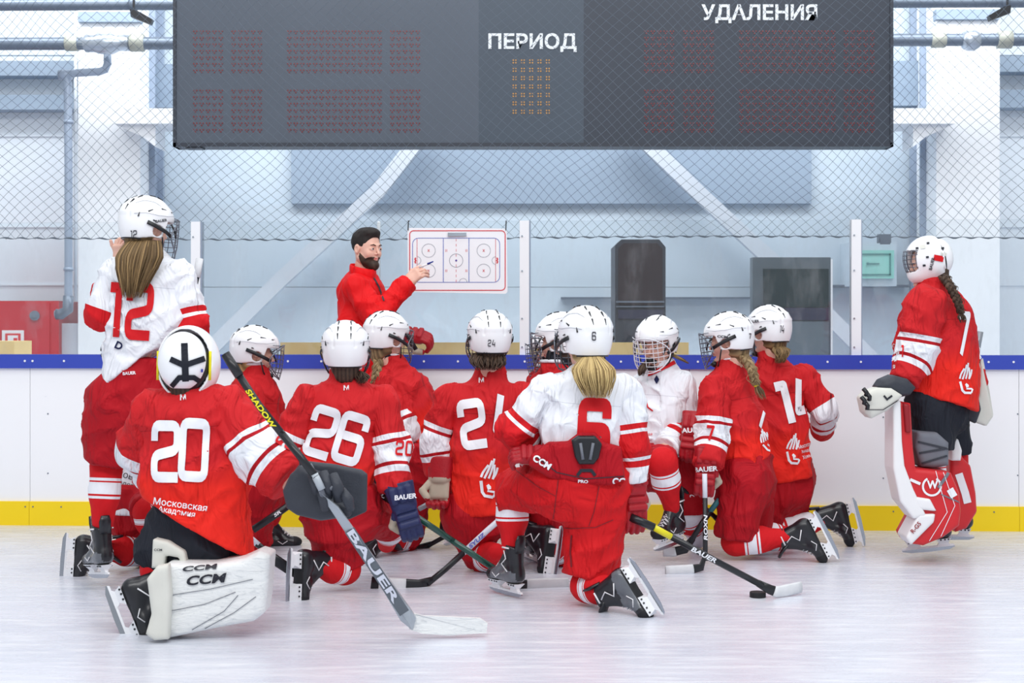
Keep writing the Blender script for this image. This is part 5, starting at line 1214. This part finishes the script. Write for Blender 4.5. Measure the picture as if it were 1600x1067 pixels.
# knee brace, pads
kb = pad_obj(sG, 'knee_guard', [(1434, 674), (1466, 676), (1484, 692), (1484, 728), (1460, 732), (1440, 730), (1430, 700)], 8.22, .2, 'pad_grey', .03, h=.01)
for p_ in ([(1434, 690), (1484, 702)], [(1436, 708), (1482, 700)], [(1440, 724), (1480, 712)]): ST(sG, p_, 3, 'glove_black', 'knee_guard', kb, 'strap')
simple('pad_red', (212, 34, 42), .4, 0, .5, .06, 10); simple('pad_clean', (240, 240, 242), .35, 0, .5, .03, 10); simple('pad_dark_red', (150, 16, 30), .5)
far = pad_obj(sG, 'leg_pad', [(1486, 682), (1498, 684), (1505, 715), (1518, 728), (1526, 770), (1528, 800), (1512, 826), (1494, 832), (1484, 800)], 8.55, .18, 'pad_red', .025, h=.011)
pad_obj(sG, 'knee_block', [(1486, 684), (1498, 686), (1504, 704), (1502, 720), (1487, 720)], 8.50, .08, 'pad_clean', .015, far, .009)
ST(sG, [(1498, 740), (1508, 770), (1512, 786)], 12, 'decal_white', 'leg_pad', far, 'white_panel')
near = pad_obj(sG, 'leg_pad', [(1400, 626), (1424, 630), (1428, 700), (1432, 732), (1487, 738), (1500, 770), (1503, 800), (1500, 822), (1475, 840), (1444, 853), (1424, 850), (1417, 838), (1432, 810), (1412, 780), (1401, 730)], 8.12, .26, 'pad_red', .025, h=.011); sG.bv['near'] = sG.bv['leg_pad']
def sec(nm, pr_, mat): return pad_obj(sG, nm, pr_, 8.095, .2, mat, .012, near, .009)
sec('front_face', [(1396, 624), (1408, 627), (1410, 690), (1414, 728), (1428, 765), (1440, 790), (1448, 806), (1428, 811), (1407, 784), (1396, 732)], 'pad_clean'); sec('shin_panel', [(1428, 776), (1454, 780), (1464, 799), (1434, 796)], 'pad_clean')
sec('toe_block', [(1436, 804), (1462, 803), (1460, 816), (1440, 836), (1424, 852), (1416, 840), (1428, 818)], 'pad_clean'); sec('inner_cushion', [(1412, 630), (1422, 632), (1424, 676), (1416, 676)], 'pad_dark_red')
ST(sG, [(1422, 749), (1438, 756)], 4.5, 'decal_white', 'near', near, 'white_stripe'); ST(sG, ci(1456, 760, 14, -60, 240), 3.2, 'decal_white', 'near', near, 'ring_emblem')
txt(sG, 'near', 'W', 1457, 757, 13, 'decal_white', 0, .04, .9, parent=near); txt(sG, 'toe_block', 'R-G5', 1431, 824, 7, 'pad_dark_red', -50, .02, parent=near); 
ST(sG, [(1484, 764), (1491, 776)], 11, 'decal_white', 'near', near, 'white_patch'); txt(sG, 'near', 'R-G5', 1487, 771, 5, 'pad_dark_red', -10, .02, parent=near, off=.008) if 0 else None
ST(sG, [(1462, 736), (1480, 800), (1452, 845)], 1, 'decal_white', 'near', near, 'stitching'); ST(sG, [(1474, 738), (1492, 790), (1470, 838)], 1, 'decal_white', 'near', near, 'stitching')
ST(sG, [(1466, 762), (1478, 745), (1486, 732)], 5, 'pad_grey', 'near', near, 'leg_strap'); ST(sG, [(1470, 772), (1502, 786)], 2, 'pad_grey', 'near', near, 'leg_strap')
# stick-hand blocker seen edge on
bkG = pad_obj(sG, 'blocker_glove', [(1502, 648), (1520, 640), (1530, 618), (1534, 560), (1540, 590), (1553, 650), (1542, 666), (1520, 658)], 8.62, .06, 'cream_pad', .012, h=.009)
pad_obj(sG, 'blocker_palm', [(1505, 640), (1528, 612), (1534, 640), (1526, 662), (1514, 656)], 8.54, .07, 'glove_black', .015, bkG, .009)
# ---- coach
hv, hf = hand_mesh((.75, .85, 1.0, 1.1), (.95, -.1, -.25), 1)
CO = 9.2
co_p = lambda x, y, dd=0: W(x, y, CO+dd)
HMc = frame((.74, -.15, .62), (-.45, -.85, .3))
coach = player('bearded dark-haired person in a red jacket pointing a marker at the tactics board', CO, 590, 'R',
    (573, 388, .0), (.74, -.66, -.08), (556, 450, -.14), (572, 448, .2), (566, 424, .02), (568, 590, .0), .155, .165,
    [(585, 494, -.2), (640, 440, -.12)], [(600, 520, .22), (634, 524, .08)], [(560, 640, -.05), (585, 640, .1)],
    dict(k=(572, 730, -.1), a=(572, 806, 0), toe=(.8, -.4, 0), up=(0, 0, 1), kneel=False, m='pants_black'), dict(k=(592, 730, .15), a=(592, 803, .12), toe=(.8, -.4, 0), up=(0, 0, 1), kneel=False, m='pants_black'),
    helmet=False, pm='pants_black', jm='jacket_red', sm_='jacket_red', name='jacket', ar=(.088, .078, .06), sh=.082, da=.14, db=.15, mid=(566, 520, 0), col=None, pr=(.16, .14), waist=.3, neck_r=.066, wr=.011, ng=None, nup=0, nape=None,
    hands=[(hv*1.02, hf, HMc, co_p(637, 441, -.14))])
m = MB(); cn = co_p(567, 424, -.02); fw = nrm((.74, -.66, 0)); sd = np.cross(fw, (0, 0, 1))
m.tube([cn+sd*math.cos(t)*.072+fw*math.sin(t)*.078+V(0, 0, -.02*math.sin(t)) for t in np.linspace(0, 6.283, 22)], 1, 8, sq=(.03, .007), side=(0, 0, 1)); m.out('collar', 'jacket_red', coach.jersey, coach.R, True)
ST(coach, [(549, 401), (556, 410), (570, 420), (582, 430), (592, 448), (600, 470)], 2.4, 'print_black', 't+a', coach.jersey, 'dark_piping')
c0, M0 = coach.H, coach.HM*.97
def hair_fn(P):
    q = sm(ell(P, (-.016, 0, .040), (.0985, .0785, .0895)), ell(P, (.03, 0, .095), (.058, .062, .036)), .02)
    yy = np.abs(P[..., 1])
    d = np.maximum(q, -(P[..., 2]-np.interp(P[..., 0]+.15*np.maximum(0, yy-.045), [-.12, -.045, -.03, -.022, .018, .028, .05, .066, .075, .12], [-.07, -.058, -.03, .012, .012, -.02, .03, .058, .074, .078])))
    return d+.0016*sn(P, 31, (60, 30, 30))+.0012*sn(P, 32, (90, 40, 60))
v, f = surf(hair_fn, (-.14, -.11, -.1), (.12, .11, .15), .0045); hvv = np.clip(.3+.3*sn(v, 4, (60, 60, 20)), 0, 1)
add('hair', v@M0.T+c0, f, 'hair_black', coach.root, coach.R, {'hv': hvv})
def beard_fn(P):
    Q = P.copy(); Q[..., 1] = np.abs(Q[..., 1]); d = head_fn(Q)-.0032
    d = sm(d, ell(Q, (.076, 0, -.106), (.028, .030, .028)), .015)
    lim = np.interp(Q[..., 0], [-.02, .02, .05, .075, .13], [-.005, -.035, -.062, -.052, -.0435]); d = np.maximum(d, Q[..., 2]-lim); d = np.maximum(d, -(Q[..., 0]-.012))
    d = np.maximum(d, -(Q[..., 2]+.15)); d = np.maximum(d, -ell(Q, (.11, 0, -.061), (.05, .022, .0135))); return d+.0009*sn(P, 41, (90, 90, 50))
v, f = surf(beard_fn, (-.0, -.09, -.16), (.13, .09, 0), .0042); add('beard', v@M0.T+c0, f, 'hair_dark', coach.root, coach.R, {'hv': np.clip(.25+.3*sn(v, 7, (80, 80, 80)), 0, 1)})
gC = coach.glove('glove_red_grip_b', co_p(634, 524, -.02), (.9, -.1, -.1), (.1, -.5, .85), 1.15)
# ------------------------------------------------------------ sticks and the marker
simple('stick_black', (26, 28, 34), .3, 0, .5, .1, 10); simple('tape_white', (228, 230, 234), .7, 0, .3, .1, 40); simple('stick_white', (222, 226, 238), .35); simple('stick_green', (34, 84, 74), .25, 0, .6, .3, 14)
simple('stick_grey', (176, 184, 192), .3, 0, .5, .06, 8); simple('stick_yellow', (232, 222, 30), .4); simple('stick_blue', (96, 104, 190), .4); simple('stick_silver', (150, 156, 164), .3, .3)
def stick(label, pts, segs, blade=None, w=.015, th=.010, letters=(), group=None, bladem='stick_black', tape=None, name='hockey_stick'):
    """pts: [(px,py,d)...] along the shaft, butt first, heel last; segs: [(t0,t1,material,part name)]"""
    P = [W(*p) for p in pts]; L = [0]
    for i in range(len(P)-1): L.append(L[-1]+np.linalg.norm(P[i+1]-P[i]))
    L = A(L)/L[-1]; at = lambda t: A([np.interp(t, L, [p[k] for p in P]) for k in range(3)])
    R = V(P[-1][0], P[-1][1], 0); e = empty(name, R); tag(e, label, 'hockey stick', group); ax = nrm(P[-1]-P[0]); sd = nrm(np.cross(ax, (0, 1, 0)))
    for t0, t1, mat, nm in segs:
        m = MB(); k = 1.25 if 'grip' in nm else 1.0
        ww = w*k; m.tube([at(t0), at((t0+t1)/2), at(t1)], 1, 8, sq=(ww, th*k), side=sd); o = m.out(nm, mat, e, R, True)
    if blade:
        B = [W(*p[:3]) for p in blade]; hh = [p[3] for p in blade]; m = MB()
        m.tube([P[-1]-ax*.03]+B, 1, 8, sq=[(w*1.1, .008)]+[(h/2, .006) for h in hh], side=(0, 0, 1))
        b = m.out('blade', bladem, e, R, True)
        if tape:
            t0 = tape; m = MB(); Q = [B[0]+(B[-1]-B[0])*x for x in np.linspace(t0[0], t0[1], 7)]; H = np.interp(np.linspace(t0[0], t0[1], 7), np.linspace(0, 1, len(B)), hh)
            Q = [A([np.interp(x, np.linspace(0, 1, len(B)), [p[k] for p in B]) for k in range(3)]) for x in np.linspace(t0[0], t0[1], 7)]
            m.tube(Q, 1, 8, sq=[(h/2+.002, .0085) for h in H], side=(0, 0, 1)); m.out('blade_tape', t0[2], b, R, True)
    for (s_, t0, h, mat, flip) in letters:
        v, f = text2d(s_, .03, 0, 0); c = at(t0); u = ax if not flip else -ax; up_ = nrm(np.cross(u, (0, 1, 0)));  up_ = -up_ if np.dot(np.cross(u, up_), (0, -1, 0)) < 0 else up_
        nn = np.cross(u, up_); nn = nn if nn[1] < 0 else -nn; pv = [c+u*(x*h[1]+y*h[0]*.25)+up_*y*h[0]+nn*(th+.005) for x, y in v]
        add('lettering', pv, f, mat, e, R, None, False)
    return e
# goalkeeper's stick
g = stick('long grey goalkeeper stick with worn white blade held by goalkeeper number 20', [(352, 553, 6.02), (398, 625, 5.98), (492, 742, 5.90), (503, 765, 5.90)],
    [(0, .16, 'stick_black', 'grip_knob'), (.14, .6, 'stick_black', 'shaft'), (.58, .92, 'stick_black', 'shaft_lower'), (.9, 1, 'stick_grey', 'shaft_collar')], w=.015, th=.011,
    letters=[('SHADOW', .40, (.021, .031), 'stick_yellow', False)], name='goalkeeper_stick')
R_ = A(g.location)
def slab(nm, pr_, d0, d1, th, mat, parent, R):
    m = MB(); n = len(pr_); q0 = [W(x, y, d0+(d1-d0)*k) for x, y, k in pr_]; q1 = [p+V(0, th, 0) for p in q0]
    m.put(q0+q1, [tuple(range(n))[::-1], tuple(range(n, 2*n))]+[(i, (i+1) % n, n+(i+1) % n, n+i) for i in range(n)]); return m.out(nm, mat, parent, R)
pdl = slab('paddle', [(498, 768, 0), (528, 792, .05), (548, 820, .2), (600, 895, .6), (640, 950, .95), (650, 966, 1), (645, 985, 1.05), (626, 970, 1), (600, 925, .72), (540, 832, .3)], 5.90, 6.22, .022, 'stick_grey', g, R_)
slab('blade', [(628, 946, 1), (644, 958, 1), (660, 962, 1), (750, 966, 1.1), (762, 974, 1.12), (760, 989, 1.12), (700, 993, 1.05), (660, 990, 1), (640, 984, 1)], 5.90, 6.235, .018, 'pad_white', g, R_)
simple('paddle_dark', (98, 106, 114), .4)
def on_paddle(px, py): 
    k = (py-768)/198*.95; return W(px, py, 5.90+.32*k-.014)
v, f = ribbon([A([546, -828], dtype=float), A([632, -958], dtype=float)], 17, False, 10); add('dark_panel', [on_paddle(x, -y) for x, y in v], f, 'paddle_dark', pdl, R_, None, False)
v, f = text2d('BAUER', .03, 0, 0); cx, cy = 584, 885; a = math.radians(56.5); add('lettering', [on_paddle(cx+x*24*math.cos(a)*1.38+y*13*math.sin(a), cy+x*24*math.sin(a)*1.38-y*13*math.cos(a))-V(0, .003, 0) for x, y in v], f, 'stick_white', pdl, R_, None, False)
# player sticks
stick('dark green and white stick in the navy glove, crossing the ice at the centre', [(560, 750, 7.42), (640, 800, 7.3), (770, 887, 7.38), (800, 906, 7.42)], [(0, .34, 'stick_black', 'grip'), (.33, .62, 'stick_green', 'shaft'), (.6, 1, 'stick_green', 'shaft_lower')],
      [(812, 914, 7.44, .05), (850, 913, 7.47, .058), (888, 912, 7.5, .055)], letters=[('BAUER', .17, (.018, .028), 'print_white', False)], tape=(.15, 1, 'tape_white'))
stick('black stick with blue and white lettering and white-taped blade lying left of centre', [(800, 795, 7.75), (760, 830, 7.7), (700, 886, 7.58), (668, 912, 7.5)], [(0, .58, 'stick_white', 'shaft'), (.57, 1, 'stick_black', 'shaft_lower')],
      [(655, 915, 7.48, .06), (620, 914, 7.46, .066), (580, 910, 7.44, .06)], letters=[('SYUZ', .42, (.022, .032), 'stick_blue', True)], tape=(.3, .85, 'tape_white'))
stick('black stick with white and blue shaft whose blade points behind number 26\'s skate', [(375, 825, 7.2), (392, 842, 7.2), (424, 868, 7.2)], [(0, .6, 'stick_white', 'shaft'), (.55, 1, 'stick_black', 'shaft_lower')],
      [(432, 876, 7.2, .05), (450, 888, 7.22, .05), (468, 898, 7.25, .045)], letters=[('UZ', .3, (.02, .03), 'stick_blue', False)])
stick('black stick shaft with white marking between the goalkeeper blocker and yellow kick strip', [(470, 776, 8.5), (420, 812, 8.4), (395, 828, 8.4)], [(0, 1, 'stick_black', 'shaft')], w=.02, letters=[('SR', .5, (.018, .03), 'print_white', True)])
stick('short dark stick end with white outline below number 26\'s sleeve', [(614, 818, 8.25), (575, 846, 8.2), (560, 856, 8.2)], [(0, .5, 'stick_silver', 'shaft'), (.5, 1, 'stick_black', 'shaft_lower')], w=.016, letters=[('N', .35, (.022, .03), 'print_white', True)])
stick('black stick with white lettering resting on the ice behind the green one', [(745, 808, 8.9), (700, 836, 8.85), (668, 853, 8.8)], [(0, 1, 'stick_black', 'shaft')], [(655, 858, 8.78, .055), (640, 857, 8.77, .06), (622, 852, 8.76, .05)], letters=[('OX', .35, (.018, .028), 'print_white', True)], w=.013, tape=(.6, 1, 'tape_white'))
stick('black and grey stick held level between 24\'s glove and the skate behind it', [(722, 760, 8.6), (690, 776, 8.4), (655, 795, 8.3)], [(0, 1, 'stick_silver', 'shaft')], w=.014)
stick('black stick with yellow band leading to the puck, from number 6\'s hanging glove', [(985, 808, 6.98), (1018, 822, 6.98), (1110, 872, 7.08), (1192, 915, 7.16)], [(0, .16, 'stick_black', 'grip'), (.16, .3, 'stick_yellow', 'yellow_band'), (.29, 1, 'stick_black', 'shaft')],
      [(1203, 921, 7.17, .045), (1214, 925, 7.18, .05), (1232, 922, 7.22, .055), (1252, 917, 7.28, .05)], letters=[('BAUER', .54, (.022, .034), 'print_white', False)], tape=(.2, 1, 'tape_white'))
stick('upright black stick with white letters in number 7\'s front glove', [(1101, 740, 8.0), (1102, 800, 7.98), (1102, 876, 7.94)], [(0, .3, 'stick_white', 'shaft_upper'), (.28, 1, 'stick_black', 'shaft')],
      [(1096, 886, 7.92, .045), (1078, 890, 7.9, .05), (1040, 892, 7.88, .05)], letters=[('ROXN', .62, (.02, .034), 'print_white', True)], tape=(.35, 1, 'tape_white'), w=.013)
stick('black stick with white lettering running down right in front of number 18', [(990, 698, 8.28), (1020, 722, 8.33), (1075, 770, 8.42), (1122, 812, 8.5)], [(0, 1, 'stick_black', 'shaft')], [(1130, 818, 8.52, .05), (1150, 822, 8.56, .05)], letters=[('VAPOR', .2, (.018, .03), 'print_white', False), ('OXY', .72, (.02, .034), 'print_white', False)], w=.013)
stick('black stick leaning left under number 18\'s skate, white blade on the ice', [(1124, 780, 8.3), (1100, 812, 8.3), (1078, 848, 8.3)], [(0, .3, simple('stick_teal', (40, 110, 120), .4), 'shaft_upper'), (.28, 1, 'stick_black', 'shaft')], [(1070, 858, 8.3, .05), (1052, 862, 8.3, .05), (1036, 862, 8.3, .045)], w=.015, tape=(.4, 1, 'tape_white'))
stick('stick with white taped grip rising beside number 12\'s shoulder', [(312, 404, 7.72), (307, 434, 7.7), (300, 462, 7.7), (280, 560, 7.66)], [(0, .19, 'tape_white', 'grip_tape'), (.18, 1, 'stick_black', 'shaft')], w=.015)
gs = stick('goalkeeper stick with pale paddle behind the standing goalkeeper at far right', [(1532, 518, 8.75), (1526, 550, 8.75), (1524, 590, 8.75)], [(0, .5, 'stick_silver', 'grip'), (.5, 1, 'stick_black', 'shaft')], w=.014, name='goalkeeper_stick')
R2 = A(gs.location)
slab('paddle', [(1527, 572, 0), (1536, 560, 0), (1546, 610, .5), (1552, 648, 1), (1544, 662, 1), (1533, 652, 1), (1532, 610, .5)], 8.74, 8.78, .02, 'cream_pad', gs, R2)
stick('dark stick shaft held in the coach\'s gloved hand', [(612, 484, 9.1), (622, 500, 9.06), (640, 530, 9.03), (650, 546, 9.0)], [(0, 1, 'stick_black', 'shaft')], w=.013)
# marker
e = empty('marker_pen', W(668, 413, 8.98)); tag(e, 'blue marker pen in the coach\'s raised hand', 'pen'); R = A(e.location)
m = MB(); m.tube([W(655, 418, 9.0), W(668, 412.5, 8.98)], .006, 8); m.out('barrel', 'sign_white', e, R, True)
m = MB(); m.tube([W(668, 412.5, 8.98), W(677, 408.5, 8.97)], [.0065, .0035], 8); m.out('tip', 'marker_blue', e, R, True)
bpy.context.view_layer.update()
